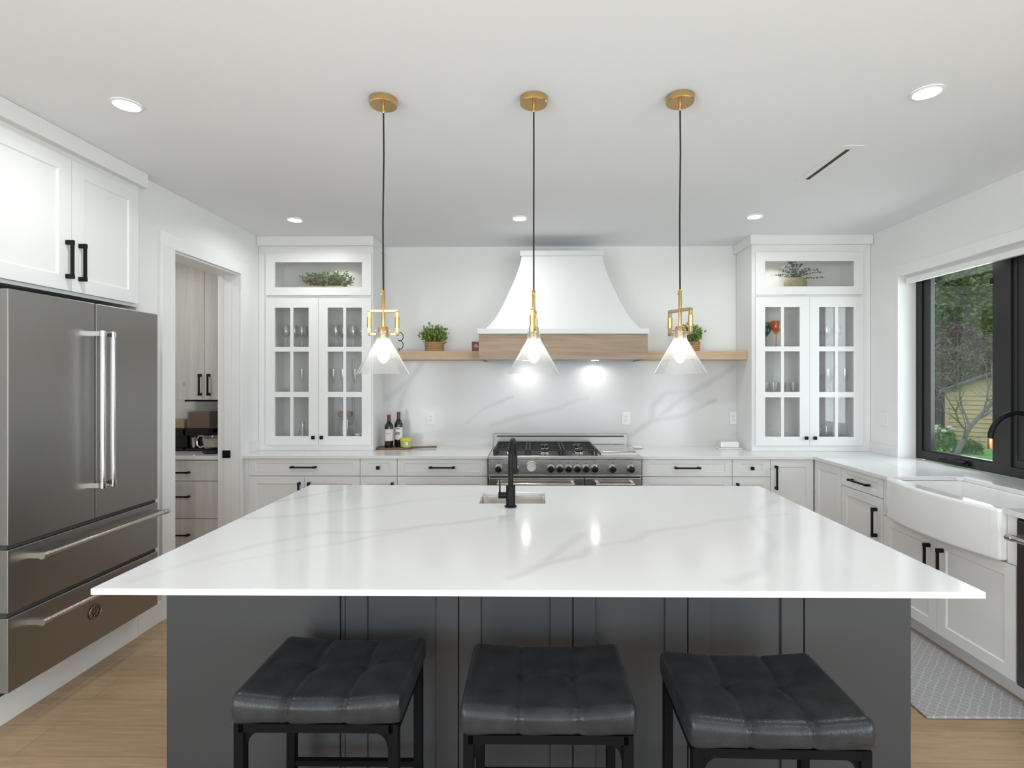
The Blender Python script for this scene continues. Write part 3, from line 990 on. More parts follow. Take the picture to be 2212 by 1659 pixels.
def base_unit(label, x0, x1, xf, body, drawer, doors, name='base_cabinet', hardware='pull', group=None):
    """body: callable adding the carcass; drawer: (u0,u1,z0,z1,kind) or None; doors: list of (u0,u1,z0,z1,handle_u,handle_z)"""
    c = xf((x0 + x1) / 2, 0, 0)
    t = thing(name, label, 'cabinet', (c[0], c[1], 0), group)
    link('body', body(MB(xf)), M['cabinet'], t)
    if drawer:
        u0, u1, z0, z1, kind, L_ = drawer
        dr = link('drawer', MB(xf).shaker(u0, u1, z0, z1, 0.002, 0.021, 0.055 if kind != 'knob' else 0.062, 0.007, 0.004, railz=0.036), M['cabinet'], t, bevel=0.001)
        if kind == 'pull':
            link('handle', pull(xf, (u0 + u1) / 2, 0.816, L_, False, 0.021), M['black'], dr, bevel=0.001)
        elif kind == 'knob':
            link('knob', knob_mb(xf, (u0 + u1) / 2, 0.813, 0.028, 0.021), M['black'], dr, bevel=0.003)
    for (u0, u1, z0, z1, hu, hz) in doors:
        dr = link('door', MB(xf).shaker(u0, u1, z0, z1, 0.002, 0.021, 0.06, 0.008, 0.005), M['cabinet'], t, bevel=0.001)
        if hu is not None:
            link('handle', pull(xf, hu, hz, 0.19, True, 0.021), M['black'], dr, bevel=0.001)
    return t


def std_body(u0, u1, depth=0.59):
    return lambda mb: mb.box(u0, u1, -depth, 0, 0.10, 0.884).box(u0, u1, -depth, -0.06, 0.0, 0.10)


bk = BACK(BY + 0.021)
base_unit('white wide base cabinet with drawer and two doors under the left glass cabinet', -2.345, -1.392, bk, std_body(-2.345, -1.3925, 0.575), (-2.295, -1.394, 0.745, 0.882, 'pull', 0.205),
          [(-2.295, -1.8465, 0.11, 0.740, -1.878, 0.60), (-1.8425, -1.394, 0.11, 0.740, -1.80, 0.60)])
base_unit('white narrow base cabinet with a knob drawer left of the range', -1.391, -1.092, bk, std_body(-1.3915, -1.0925, 0.575), (-1.390, -1.094, 0.745, 0.882, 'knob', 0), [(-1.390, -1.094, 0.11, 0.740, -1.128, 0.60)])
base_unit('white drawer base cabinet directly left of the range', -1.091, -0.362, bk, std_body(-1.0915, -0.3625, 0.575), (-1.090, -0.366, 0.745, 0.882, 'pull', 0.205), [(-1.090, -0.366, 0.11, 0.740, None, 0)])
base_unit('white drawer base cabinet directly right of the range', 0.868, 1.595, bk, std_body(0.868, 1.5945, 0.575), (0.876, 1.593, 0.745, 0.882, 'pull', 0.205), [(0.876, 1.593, 0.11, 0.740, None, 0)])
base_unit('white narrow base cabinet with a knob drawer right of the range', 1.596, 1.90, bk, std_body(1.5955, 1.8995, 0.575), (1.597, 1.898, 0.745, 0.882, 'knob', 0), [(1.597, 1.898, 0.11, 0.740, 1.632, 0.60)])
base_unit('white full-height door base cabinet in the inner right corner', 1.90, 2.232, bk, std_body(1.9005, 2.232, 0.575), None, [(1.902, 2.241, 0.11, 0.882, 1.938, 0.74)])
rr = RIGHT(2.266)
base_unit('white blind corner cabinet panel beside the corner door', 3.835, 4.195, rr, std_body(3.834, 4.19, 0.58), None, [(3.836, 4.195, 0.11, 0.882, None, 0)])
base_unit('white base cabinet with drawer and door left of the farmhouse sink', 3.375, 3.833, rr, std_body(3.376, 3.833, 0.58), (3.378, 3.831, 0.757, 0.882, 'pull', 0.205), [(3.378, 3.831, 0.11, 0.752, 3.44, 0.588)])
sb_ = lambda mb: mb.box(2.452, 3.374, -0.58, 0, 0.10, 0.655).box(2.452, 3.374, -0.58, -0.06, 0, 0.10).box(2.452, 2.502, -0.58, 0.018, 0.655, 0.884).box(3.312, 3.374, -0.58, 0.018, 0.655, 0.884)
base_unit('white two-door cabinet under the farmhouse sink', 2.452, 3.374, rr, sb_, None, [(2.934, 3.372, 0.11, 0.650, 2.984, 0.50), (2.456, 2.930, 0.11, 0.650, 2.888, 0.50)], name='sink_cabinet')

dw = thing('dishwasher', 'stainless steel dishwasher beside the sink at the right edge', 'dishwasher', (2.5, 2.15, 0))
link('body', MB().box(2.29, 2.82, 1.845, 2.445, 0.02, 0.878), M['steel_dark'], dw)
dd = link('door', MB().box(2.235, 2.288, 1.848, 2.442, 0.11, 0.872), M['steel_dark'], dw, bevel=0.004)
link('handle', pro_handle(RIGHT(2.235), 1.87, 2.42, False, 0.80), M['chrome'], dd)
link('control_strip', MB().box(2.24, 2.288, 1.85, 2.44, 0.873, 0.880), M['black'], dw)

# countertops
solo('countertop', MB().box(-2.348, -0.357, 4.172, 4.788, 0.886, 0.911), M['quartz'], 'white quartz countertop left of the range', 'countertop', (0, 0, 0), bevel=0.002)
ct = MB()
poly = [(0.863, 4.788), (0.863, 4.172), (2.225, 4.172), (2.225, 3.312), (2.66, 3.312), (2.684, 3.29), (2.684, 2.522), (2.66, 2.50), (2.225, 2.50), (2.225, 1.85), (2.855, 1.85), (2.855, 2.225), (2.98, 2.225), (2.98, 4.106), (2.855, 4.106), (2.855, 4.788)]
ct.prism(poly, lambda u, v_, a: (u, v_, a), 0.886, 0.911)
solo('countertop', ct, M['quartz'], 'white quartz corner countertop running from the range to the sink and window', 'countertop', (0, 0, 0), bevel=0.002)

# backsplash slab and upstands
b = MB().box(-1.366, 1.857, 4.788, 4.7999, 0.9105, 1.70)
o = struct('backsplash', b, M['quartz_splash'])
struct('backsplash_left', MB().box(-2.3495, -2.337, 4.172, 4.46, 0.9115, 1.0), M['quartz'])
struct('backsplash_right', MB().box(2.848, 2.8595, 4.125, 4.46, 0.9115, 0.995), M['quartz'])

# ------------------------------------------------------------------ glass display cabinets
TY = 4.46


def display_cabinet(x0, x1, dx0, side, label):
    """x0..x1 carcass, dx0 left edge of the doors"""
    DW = 0.4515
    t = thing('display_cabinet', label, 'cabinet', ((x0 + x1) / 2, 4.63, 0.911))
    dx1 = dx0 + 2 * DW + 0.002
    bd = MB()
    z0, z1 = 0.912, 2.665
    yb = 4.787
    bd.box(x0, dx0, TY, yb, z0, z1)
    bd.box(dx1, x1, TY, yb, z0, z1)
    bd.box(dx0, dx1, yb - 0.01, yb, z0, z1)
    bd.box(dx0, dx1, TY, yb - 0.01, z0, 0.962)
    bd.box(dx0, dx1, TY, yb - 0.01, 2.218, 2.236)
    bd.box(dx0, dx1, TY, yb - 0.01, 2.60, z1)
    link('body', bd, M['cabinet'], t)
    for zz in (1.795, 1.402):
        link('shelf', MB().box(dx0 + 0.001, dx1 - 0.001, TY + 0.03, yb - 0.011, zz - 0.02, zz), M['cab_inside'], t)
    xf = BACK(TY)
    cr = MB().box(x0 - (0.025 if side > 0 else 0.0), x1 + (0.012 if side < 0 else 0.0), TY - 0.042, yb + 0.01, 2.66, 2.7395)
    link('crown', cr, M['cabinet'], t, bevel=0.003)
    td = link('transom_door', MB(xf).ring(dx0, dx1, 2.238, 2.598, 0.001, 0.02, ([(dx0 + 0.079, dx1 - 0.079)], [(2.307, 2.521)])), M['cabinet'], t, bevel=0.001)
    link('pane', MB(xf).box(dx0 + 0.07, dx1 - 0.07, 0.006, 0.009, 2.30, 2.53), M['pane'], td)
    for k in range(2):
        a = dx0 + k * (DW + 0.002)
        g0, g1 = a + 0.079, a + DW - 0.081
        gm = (g0 + g1) / 2
        zc = [(1.037, 1.370), (1.416, 1.758), (1.800, 2.133)]
        dr = link('door', MB(xf).ring(a, a + DW, 0.962, 2.216, 0.001, 0.02, ([(g0, gm - 0.0125), (gm + 0.0125, g1)], zc)), M['cabinet'], t, bevel=0.001)
        link('pane', MB(xf).box(g0 - 0.006, g1 + 0.006, 0.006, 0.009, 1.03, 2.14), M['pane'], dr)
        hu = a + DW - 0.036 if k == 0 else a + 0.034
        link('knob', knob_mb(xf, hu, 1.028, 0.029, 0.02), M['black'], dr, bevel=0.003)
    return t


display_cabinet(-2.347, -1.366, -2.282, -1, 'tall white glass-door cabinet at the left, holding a leafy trough and clear glasses')
display_cabinet(1.857, 2.857, 1.884, 1, 'tall white glass-door cabinet at the right, holding a fern and coloured goblets')
for x, y in ((-1.72, 4.62), (2.17, 4.62)):
    area_lamp('cabinet_puck_lamp', (x, y, 2.597), (0, 0, 0), 0.05, 0.05, 0.9, (1, 0.97, 0.92), 'DISK', 130)

# plants in the transoms
def leaf_quads(mb, n, pos, size, flat=0.35):
    """n small folded leaves; pos() -> (point, outward direction)"""
    for _ in range(n):
        p, d = pos()
        p, d = Vector(p), Vector(d)
        if d.length < 1e-4:
            d = Vector((0, 0, 1))
        d = (d.normalized() + Vector((random.uniform(-1, 1), random.uniform(-1, 1), random.uniform(-0.7, 1))) * 0.65).normalized()
        s = d.cross(Vector((random.uniform(-1, 1), random.uniform(-1, 1), random.uniform(-1, 1))))
        s = s.normalized() if s.length > 1e-4 else d.orthogonal().normalized()
        L_ = size * random.uniform(0.7, 1.3)
        W = L_ * flat
        nn = d.cross(s) * W * 0.35
        mb.add([p, p + d * L_ * 0.5 + s * W + nn, p + d * L_, p + d * L_ * 0.5 - s * W + nn, p + d * L_ * 0.5], [(0, 1, 4), (1, 2, 4), (2, 3, 4), (3, 0, 4)], True)
    return mb


def bushy(name, t, c, rx_, ry_, rz_, n, size, m, stems=10):
    random.seed(int(abs(c[0]) * 1000) + n)
    st = MB()
    tips = []
    for _ in range(stems):
        a = random.uniform(0, 2 * PI)
        k = random.uniform(0.35, 1.0)
        e = Vector((c[0] + rx_ * k * math.cos(a), c[1] + ry_ * k * math.sin(a), c[2] + rz_ * random.uniform(0.35, 1.0) * (1.25 - 0.5 * k)))
        b_ = Vector((c[0] + rx_ * 0.5 * k * math.cos(a), c[1] + ry_ * 0.4 * k * math.sin(a), c[2]))
        mid = (b_ + e) / 2 + Vector((0, 0, rz_ * 0.12))
        st.tube([b_, mid, e], [0.0022, 0.0018, 0.001], 5)
        tips.append((b_, mid, e))
    lf = MB()

    def pos():
        b_, mid, e = random.choice(tips)
        u = random.uniform(0.15, 1.0)
        p = b_.lerp(mid, u * 2) if u < 0.5 else mid.lerp(e, u * 2 - 1)
        p = p + Vector((random.gauss(0, 1), random.gauss(0, 1), random.gauss(0, 1))) * size * 0.55
        return p, p - Vector((c[0], c[1], c[2] - rz_ * 0.1))
    leaf_quads(lf, n, pos, size)
    link('stems', st, M['stem'], t)
    return link(name, lf, m, t)


tr = thing('trough_planter', 'wooden trough of grey-green foliage behind the left cabinet top pane', 'plant', (-1.84, 4.62, 2.236))
link('trough', MB().box(-2.03, -1.655, 4.56, 4.67, 2.237, 2.342), M['tray_wood'], tr, bevel=0.003)
bushy('foliage', tr, (-1.825, 4.62, 2.33), 0.25, 0.07, 0.14, 700, 0.031, M['leaf_grey'], 46)
fp = thing('potted_fern', 'wiry fern in a mossy stone pot behind the right cabinet top pane', 'plant', (2.305, 4.62, 2.236))
link('pot', MB().lathe([(0.07, 2.237), (0.092, 2.30), (0.092, 2.375), (0.08, 2.405), (0.074, 2.405), (0.08, 2.38), (0.0, 2.37)], (2.305, 4.62, 0), 28, cap1=False), M['stone_pot'], fp)
random.seed(11)
st, lf = MB(), MB()
fr_ends = [(-0.22, 0.04), (-0.17, 0.075), (-0.12, 0.10), (-0.06, 0.13), (-0.01, 0.155), (-0.03, 0.15), (0.05, 0.11), (0.11, 0.085), (0.17, 0.075), (0.23, 0.06), (-0.09, 0.07), (0.08, 0.06), (0.02, 0.12), (0.235, 0.02), (-0.14, 0.05)]
for ex, ez in fr_ends:
    oy = random.uniform(-0.05, 0.05)
    pts = [Vector((2.305 + ex * u * (0.6 + 0.4 * u), 4.62 + oy * u, 2.385 + (ez * 1.25 * math.sin(u * PI * 0.56)))) for u in [i / 6 for i in range(7)]]
    st.tube(pts, 0.0013, 5)
    for i in range(1, 7):
        for _ in range(6):
            p = pts[i - 1].lerp(pts[i], random.random())
            leaf_quads(lf, 1, lambda: (p, Vector((random.uniform(-1, 1), random.uniform(-0.6, 0.6), random.uniform(-0.6, 0.8)))), 0.017, 0.3)
link('stems', st, M['leaf_dark'], fp)
link('fronds', lf, M['leaf_dark'], fp)

# glassware -----------------------------------------------------------
GM = {}


def glass_mesh(kind):
    if kind in GM:
        return GM[kind]
    prof = {
        'wine_glass': [(0.030, 0), (0.031, 0.002), (0.005, 0.006), (0.0035, 0.02), (0.0035, 0.085), (0.012, 0.095), (0.030, 0.115), (0.036, 0.145), (0.034, 0.18), (0.029, 0.205), (0.028, 0.205), (0.033, 0.18), (0.035, 0.145), (0.028, 0.116), (0.0, 0.098)],
        'goblet': [(0.036, 0), (0.037, 0.002), (0.006, 0.008), (0.0045, 0.03), (0.0045, 0.115), (0.02, 0.13), (0.046, 0.165), (0.048, 0.195), (0.040, 0.235), (0.039, 0.235), (0.047, 0.195), (0.045, 0.167), (0.0, 0.134)],
        'champagne_flute': [(0.028, 0), (0.029, 0.002), (0.004, 0.006), (0.003, 0.02), (0.003, 0.075), (0.012, 0.095), (0.020, 0.14), (0.020, 0.21), (0.019, 0.21), (0.019, 0.14), (0.0, 0.08)],
        'tumbler': [(0.028, 0), (0.030, 0.004), (0.036, 0.095), (0.0345, 0.095), (0.028, 0.012), (0.0, 0.012)],
        'shot_glass': [(0.018, 0), (0.019, 0.002), (0.022, 0.055), (0.021, 0.055), (0.017, 0.008), (0.0, 0.008)],
        'coupe_glass': [(0.032, 0), (0.033, 0.002), (0.005, 0.006), (0.0035, 0.02), (0.0035, 0.10), (0.02, 0.108), (0.05, 0.135), (0.056, 0.155), (0.055, 0.155), (0.048, 0.136), (0.0, 0.112)],
        'highball_glass': [(0.026, 0), (0.028, 0.003), (0.031, 0.15), (0.030, 0.15), (0.026, 0.01), (0.0, 0.01)],
    }[kind]
    GM[kind] = MB().lathe(prof, n=20, cap0=True, cap1=False)
    return GM[kind]


GPROTO = {}


def put_glass(kind, x, y, z, label, group, m='wineglass', cat='glass'):
    key = (kind, m)
    if key not in GPROTO:
        o = link(kind, glass_mesh(kind), M[m], None)
        GPROTO[key] = o
    else:
        o = GPROTO[key].copy()
        COL.objects.link(o)
    o.location = (x, y, z)
    return tag(o, label, cat, group)


ORD = ['leftmost', 'second from left', 'third from left', 'fourth from left', 'fifth from left', 'sixth from left', 'seventh from left', 'eighth from left', 'ninth from left', 'tenth from left']


def row(kind, xs, y, z, where, group, adj='clear'):
    nm = kind.replace('_', ' ')
    last = len(xs) - 1
    for i, x in enumerate(xs):
        pos = 'rightmost' if i == last and i > 0 else ORD[i]
        put_glass(kind, x, y, z, '%s %s, %s %s' % (adj, nm, pos, where), group)


row('wine_glass', [-2.17, -2.10, -2.03, -1.93, -1.86, -1.73, -1.66, -1.58, -1.50], 4.575, 1.796, 'in the front row on the left cabinet top shelf', 'wine glasses on the left cabinet top shelf')
row('wine_glass', [-2.13, -2.05, -1.90, -1.69, -1.61], 4.68, 1.796, 'in the back row on the left cabinet top shelf', 'wine glasses on the left cabinet top shelf')
row('champagne_flute', [-2.04, -1.94, -1.76, -1.68, -1.57], 4.60, 1.403, 'on the left cabinet middle shelf', 'flutes on the left cabinet middle shelf')
row('wine_glass', [2.47, 2.56, 2.65], 4.58, 1.796, 'behind the right door on the right cabinet top shelf', 'wine glasses on the right cabinet top shelf')
put_glass('goblet', 2.115, 4.57, 1.796, 'large coral pink goblet on the right cabinet top shelf', 'coloured goblets on the right cabinet top shelf', 'coral')
put_glass('goblet', 2.035, 4.59, 1.796, 'teal goblet beside the coral one on the right cabinet top shelf', 'coloured goblets on the right cabinet top shelf', 'teal').scale = (0.8, 0.8, 0.82)
put_glass('goblet', 2.075, 4.68, 1.796, 'amber goblet behind the coral one on the right cabinet top shelf', 'coloured goblets on the right cabinet top shelf', 'amber')
row('tumbler', [2.02, 2.095, 2.17, 2.265, 2.335], 4.575, 1.403, 'on the right cabinet middle shelf', 'tumblers on the right cabinet middle shelf')
row('coupe_glass', [2.49, 2.62], 4.62, 1.403, 'on the right cabinet middle shelf', 'coupes on the right cabinet middle shelf')
row('champagne_flute', [2.555, 2.70], 4.555, 1.403, 'on the right cabinet middle shelf', 'flutes on the right cabinet middle shelf')
row('shot_glass', [2.01, 2.07, 2.13, 2.24, 2.30, 2.36], 4.56, 0.963, 'on the right cabinet bottom shelf', 'small glasses on the right cabinet bottom shelf')
row('highball_glass', [2.50, 2.565, 2.63], 4.60, 0.963, 'on the right cabinet bottom shelf', 'tall glasses on the right cabinet bottom shelf')
cf = MB().lathe([(0.035, 0), (0.04, 0.004), (0.05, 0.04), (0.03, 0.10), (0.016, 0.15), (0.022, 0.19), (0.021, 0.19), (0.015, 0.15), (0.028, 0.10), (0.0, 0.01)], (-2.035, 4.60, 0.963), 24, cap1=False)
solo('carafe', cf, M['wineglass'], 'clear glass carafe on the left cabinet bottom shelf', 'carafe', (-2.035, 4.60, 0.963))
jr = thing('storage_jar', 'glass jar with a wooden lid on the left cabinet bottom shelf', 'jar', (-1.66, 4.61, 0.963))
link('jar', MB().lathe([(0.075, 0.963), (0.08, 0.968), (0.08, 1.17), (0.055, 1.195), (0.053, 1.195), (0.077, 1.168), (0.077, 0.972), (0.0, 0.97)], (-1.66, 4.61, 0), 28, cap1=False), M['wineglass'], jr)
link('lid', MB().lathe([(0.058, 1.196), (0.061, 1.20), (0.061, 1.232), (0.058, 1.236), (0.0, 1.236)], (-1.66, 4.61, 0), 28, cap1=False), M['oak'], jr, label='wooden lid')
mg = thing('mug', 'white mug with dark spots on the left cabinet bottom shelf', 'mug', (-1.525, 4.57, 0.963))
cup = link('cup', MB().lathe([(0.032, 0.963), (0.036, 0.966), (0.039, 1.05), (0.037, 1.05), (0.034, 0.972), (0.0, 0.97)], (-1.525, 4.57, 0), 24, cap1=False), M['porcelain'], mg)
sp = MB()
for a, z in ((-2.1, 1.03), (-1.5, 1.0), (-1.0, 1.035), (-1.8, 0.985), (-0.8, 0.99), (-2.6, 1.0)):
    sp.box(-1.525 + 0.0385 * math.cos(a) - 0.007, -1.525 + 0.0385 * math.cos(a) + 0.007, 4.57 + 0.0385 * math.sin(a) - 0.002, 4.57 + 0.0385 * math.sin(a) + 0.002, z - 0.007, z + 0.007)
link('spots', sp, M['ink'], cup)
link('handle', MB().tube([(-1.56, 4.565, 1.035), (-1.585, 4.56, 1.03), (-1.59, 4.56, 1.0), (-1.56, 4.565, 0.985)], 0.005, 8), M['ink'], mg)

# ------------------------------------------------------------------ range
rg = thing('range_cooker', 'wide stainless steel gas range between the base cabinets', 'range', (0.253, 4.45, 0))
RX0, RX1, RY = -0.351, 0.857, 4.13
link('body', MB().box(RX0, RX1, RY + 0.03, 4.785, 0.10, 0.905).box(RX0 + 0.02, RX1 - 0.02, RY + 0.08, 4.785, 0.0, 0.10), M['steel_h'], rg)
link('cooktop', MB().box(RX0, RX1, RY + 0.02, 4.765, 0.905, 0.915), M['chrome'], rg, bevel=0.003)
pf = [(RY - 0.002, 0.885), (RY - 0.008, 0.892), (RY - 0.008, 0.908), (RY, 0.918), (RY + 0.03, 0.918), (RY + 0.03, 0.885)]
link('front_rail', MB().prism(pf, lambda u, v_, a: (a, u, v_), RX0, RX1), M['steel_h'], rg, bevel=0.001)
cp = link('control_panel', MB().box(RX0, RX1, RY, RY + 0.03, 0.768, 0.884), M['steel_h'], rg, bevel=0.002)
link('panel_lip', MB().box(RX0, RX1, RY - 0.012, RY + 0.03, 0.757, 0.768), M['steel_h'], rg, bevel=0.002)
KX = [-0.271, -0.139, 0.142, 0.212, 0.281, 0.350, 0.418, 0.487, 0.627, 0.773]
ry90 = Matrix.Rotation(PI / 2, 3, 'X')
for x in KX:
    kn = link('knob', MB().lathe([(0.0, 0.0), (0.026, 0.0), (0.027, 0.004), (0.029, 0.018), (0.027, 0.034), (0.023, 0.038), (0.0, 0.039)], (x, RY, 0.818), 24, False, False, ry90), M['knob'], rg)
    link('pointer', MB().box(x - 0.0025, x + 0.0025, RY - 0.042, RY - 0.036, 0.818, 0.842), M['chrome'], kn)
    link('knob_marking', MB().box(x - 0.010, x + 0.010, RY - 0.0008, RY, 0.858, 0.861).box(x - 0.004, x + 0.004, RY - 0.0008, RY, 0.863, 0.866), M['ink'], cp)
ga = link('temperature_gauge', MB().lathe([(0.0, 0.0), (0.044, 0.0), (0.044, 0.008), (0.038, 0.012), (0.035, 0.008)], (-0.011, RY, 0.832), 32, False, False, ry90), M['chrome'], rg)
link('dial', MB().lathe([(0.0355, 0.004), (0.0355, 0.007), (0.0, 0.007)], (-0.011, RY, 0.832), 32, True, False, ry90), M['dial'], ga)
tk = MB()
for k in range(11):
    a = math.radians(225 - k * 27)
    c_, s_ = math.cos(a), math.sin(a)
    tk.tube([(-0.011 + 0.026 * c_, RY - 0.0075, 0.832 + 0.026 * s_), (-0.011 + 0.031 * c_, RY - 0.0075, 0.832 + 0.031 * s_)], 0.0009, 5)
tk.tube([(-0.020, RY - 0.0078, 0.823), (0.005, RY - 0.0078, 0.848)], 0.0011, 5)
link('dial_marks', tk, M['ink'], ga)
for x0, x1, h0, h1 in ((RX0 + 0.004, 0.401, -0.278, 0.325), (0.409, RX1 - 0.004, 0.489, 0.791)):
    dr = link('oven_door', MB().box(x0, x1, RY - 0.008, RY + 0.028, 0.20, 0.744), M['steel_h'], rg, bevel=0.003)
    link('handle', pro_handle(BACK(RY - 0.008), h0, h1, False, 0.706), M['chrome'], dr)
link('kick_drawer', MB().box(RX0 + 0.004, RX1 - 0.004, RY, RY + 0.028, 0.11, 0.195), M['steel_h'], rg, bevel=0.003)
link('door_gap', MB().box(RX0 + 0.01, RX1 - 0.01, RY + 0.004, RY + 0.029, 0.744, 0.757), M['slot'], rg)
bg = link('backguard', MB().box(RX0, RX1 + 0.002, 4.755, 4.785, 0.905, 1.030), M['steel'], rg, bevel=0.002)
link('vent_slot', MB().box(-0.325, 0.825, 4.7535, 4.756, 1.0, 1.012), M['slot'], bg)
for gx0, gx1 in ((-0.315, -0.045), (-0.035, 0.235), (0.245, 0.515)):
    g = MB()
    y0, y1, zt = 4.20, 4.70, 0.962
    b_ = 0.008
    for yy in (y0, y1):
        g.box(gx0, gx1, yy - b_, yy + b_, zt - 0.016, zt)
    for xx in (gx0 + b_, gx1 - b_):
        g.box(xx - b_, xx + b_, y0, y1, zt - 0.016, zt)
    xm = (gx0 + gx1) / 2
    g.box(gx0, gx1, 4.45 - b_, 4.45 + b_, zt - 0.016, zt)
    for yc in (4.325, 4.575):
        g.box(gx0, xm - 0.03, yc - 0.006, yc + 0.006, zt - 0.014, zt)
        g.box(xm + 0.03, gx1, yc - 0.006, yc + 0.006, zt - 0.014, zt)
        g.box(xm - 0.006, xm + 0.006, yc - 0.12, yc - 0.03, zt - 0.014, zt)
        g.box(xm - 0.006, xm + 0.006, yc + 0.03, yc + 0.12, zt - 0.014, zt)
    for xx in (gx0 + b_, gx1 - b_):
        for yy in (y0, 4.45, y1):
            g.box(xx - 0.011, xx + 0.011, yy - 0.011, yy + 0.011, 0.915, zt)
    link('grate', g, M['iron'], rg, bevel=0.002)
    for yc in (4.325, 4.575):
        bb = link('burner', MB().lathe([(0.05, 0.915), (0.045, 0.926), (0.03, 0.932), (0.0, 0.932)], (xm, yc, 0), 24, cap1=False), M['chrome'], rg)
        link('burner_cap', MB().lathe([(0.032, 0.932), (0.034, 0.936), (0.03, 0.942), (0.0, 0.943)], (xm, yc, 0), 24, cap1=False), M['iron'], bb)
gd = link('griddle', MB().box(0.545, 0.835, 4.19, 4.72, 0.915, 0.932).box(0.55, 0.83, 4.19, 4.20, 0.932, 0.938), M['steel_h'], rg, bevel=0.003)
link('griddle_handle', MB().tube([(0.56, 4.20, 0.937), (0.56, 4.185, 0.945), (0.82, 4.185, 0.945), (0.82, 4.20, 0.937)], 0.003, 6), M['chrome'], gd)

# ------------------------------------------------------------------ range hood and shelves
hd = thing('range_hood', 'white flared range hood with a light oak band above the range', 'range hood', (0.2475, 4.53, 1.68))
HP = [(2.571, 0.345, 4.45), (2.504, 0.356, 4.447), (2.384, 0.397, 4.44), (2.263, 0.448, 4.42), (2.142, 0.501, 4.39), (2.019, 0.568, 4.34), (1.934, 0.638, 4.29)]
# smooth the profile
prof = []
for i in range(len(HP) - 1):
    a, b_ = HP[i], HP[i + 1]
    p0 = HP[i - 1] if i else a
    p3 = HP[i + 2] if i + 2 < len(HP) else b_
    for k in range(4):
        u = k / 4
        prof.append(tuple(0.5 * ((2 * a[j]) + (-p0[j] + b_[j]) * u + (2 * p0[j] - 5 * a[j] + 4 * b_[j] - p3[j]) * u * u + (-p0[j] + 3 * a[j] - 3 * b_[j] + p3[j]) * u ** 3) for j in range(3)))
prof.append(HP[-1])
HC = 0.2475
vv, ff = [], []
for z, h, y in prof:
    vv += [(HC - h, 4.787, z), (HC - h, y, z), (HC + h, y, z), (HC + h, 4.787, z)]
for i in range(len(prof) - 1):
    for k in range(3):
        ff.append((4 * i + k, 4 * i + k + 1, 4 * i + 4 + k + 1, 4 * i + 4 + k))
ff += [(0, 1, 2, 3), tuple(4 * (len(prof) - 1) + k for k in (3, 2, 1, 0))]
for i in range(len(prof) - 1):
    ff.append((4 * i + 3, 4 * i, 4 * i + 4, 4 * i + 7))
link('hood_body', MB().add(vv, ff, True), M['hood'], hd, sharp=40)
link('top_trim', MB().box(HC - 0.3565, HC + 0.3565, 4.437, 4.787, 2.571, 2.616), M['hood'], hd, bevel=0.002)
link('lower_molding', MB().box(HC - 0.70, HC + 0.70, 4.265, 4.787, 1.894, 1.936), M['hood'], hd, bevel=0.002)
link('oak_band', MB(lambda u, n, z: (u, n, z)).box(HC - 0.691, HC + 0.691, 4.28, 4.31, 1.684, 1.894).box(HC - 0.691, HC - 0.665, 4.31, 4.787, 1.684, 1.894).box(HC + 0.665, HC + 0.691, 4.31, 4.787, 1.684, 1.894), M['oak'], hd, bevel=0.0015)
ln = link('liner', MB().box(HC - 0.664, HC + 0.664, 4.311, 4.786, 1.692, 1.71), M['filter'], hd)
link('filter_slot', MB().box(HC - 0.5, HC + 0.5, 4.335, 4.36, 1.689, 1.693), M['slot'], ln)
for x in (-0.06, 0.555):
    link('hood_light', MB().lathe([(0.03, 1.6925), (0.032, 1.689), (0.0, 1.689)], (x, 4.672, 0), 20, cap0=False, cap1=False), M['lens'], ln)
    area_lamp('hood_lamp', (x, 4.655, 1.687), (0, 0, 0), 0.06, 0.06, 1.0, (1, 0.98, 0.95), 'DISK', 155)

for x0, x1, lb in ((-1.364, -0.446, 'light oak floating shelf left of the range hood'), (0.941, 1.855, 'light oak floating shelf right of the range hood')):
    solo('floating_shelf', MB().box(x0, x1, 4.55, 4.787, 1.694, 1.770), M['oak_light'], lb, 'shelf', (x0, 4.787, 1.694), 'oak shelves beside the hood', bevel=0.002)


def basket_plant(x, y, z, label):
    t = thing('potted_plant', label, 'plant', (x, y, z), 'basket plants on the oak shelves')
    bk_ = MB().lathe([(0.072, z), (0.078, z + 0.005), (0.081, z + 0.078), (0.077, z + 0.08), (0.074, z + 0.07), (0.0, z + 0.068)], (x, y, 0), 28, cap1=False)
    for k in range(5):
        bk_.torus((x, y, z + 0.009 + k * 0.0165), 0.0785 + k * 0.0006, 0.0075, None, 36, 6)
    link('basket', bk_, M['basket'], t)
    bushy('foliage', t, (x, y, z + 0.07), 0.115, 0.085, 0.145, 950, 0.028, M['leaf'], 60)


basket_plant(-0.877, 4.655, 1.770, 'green leafy plant in a woven basket on the left oak shelf')
basket_plant(1.395, 4.655, 1.770, 'green leafy plant in a woven basket on the right oak shelf')
tn = thing('tin_box', 'small dark red box on the left shelf against the hood', 'box', (-0.497, 4.66, 1.770))
bx = link('box', MB().box(-0.541, -0.455, 4.63, 4.69, 1.7705, 1.857), M['red_tin'], tn, bevel=0.003)
mt = MB()
for k in range(7):
    a = k * 0.9
    mt.torus((-0.498 + 0.012 * math.cos(a) * k / 3, 4.629, 1.82 + 0.008 * math.sin(a) * k / 3), 0.007, 0.0013, ry90, 12, 5)
link('motif', mt, M['cream'], bx)
on = MB()
for zc in (1.903, 1.829):
    pts = []
    for k in range(15):
        a = math.radians(105 - k * 17)
        pts.append((-1.186 + 0.028 * math.cos(a), 4.66, zc + 0.037 * math.sin(a) - 0.0))
    on.tube(pts, 0.0035, 8)
on.box(-1.215, -1.155, 4.635, 4.685, 1.7705, 1.777)
on.tube([(-1.195, 4.66, 1.777), (-1.194, 4.66, 1.795)], 0.0035, 8)
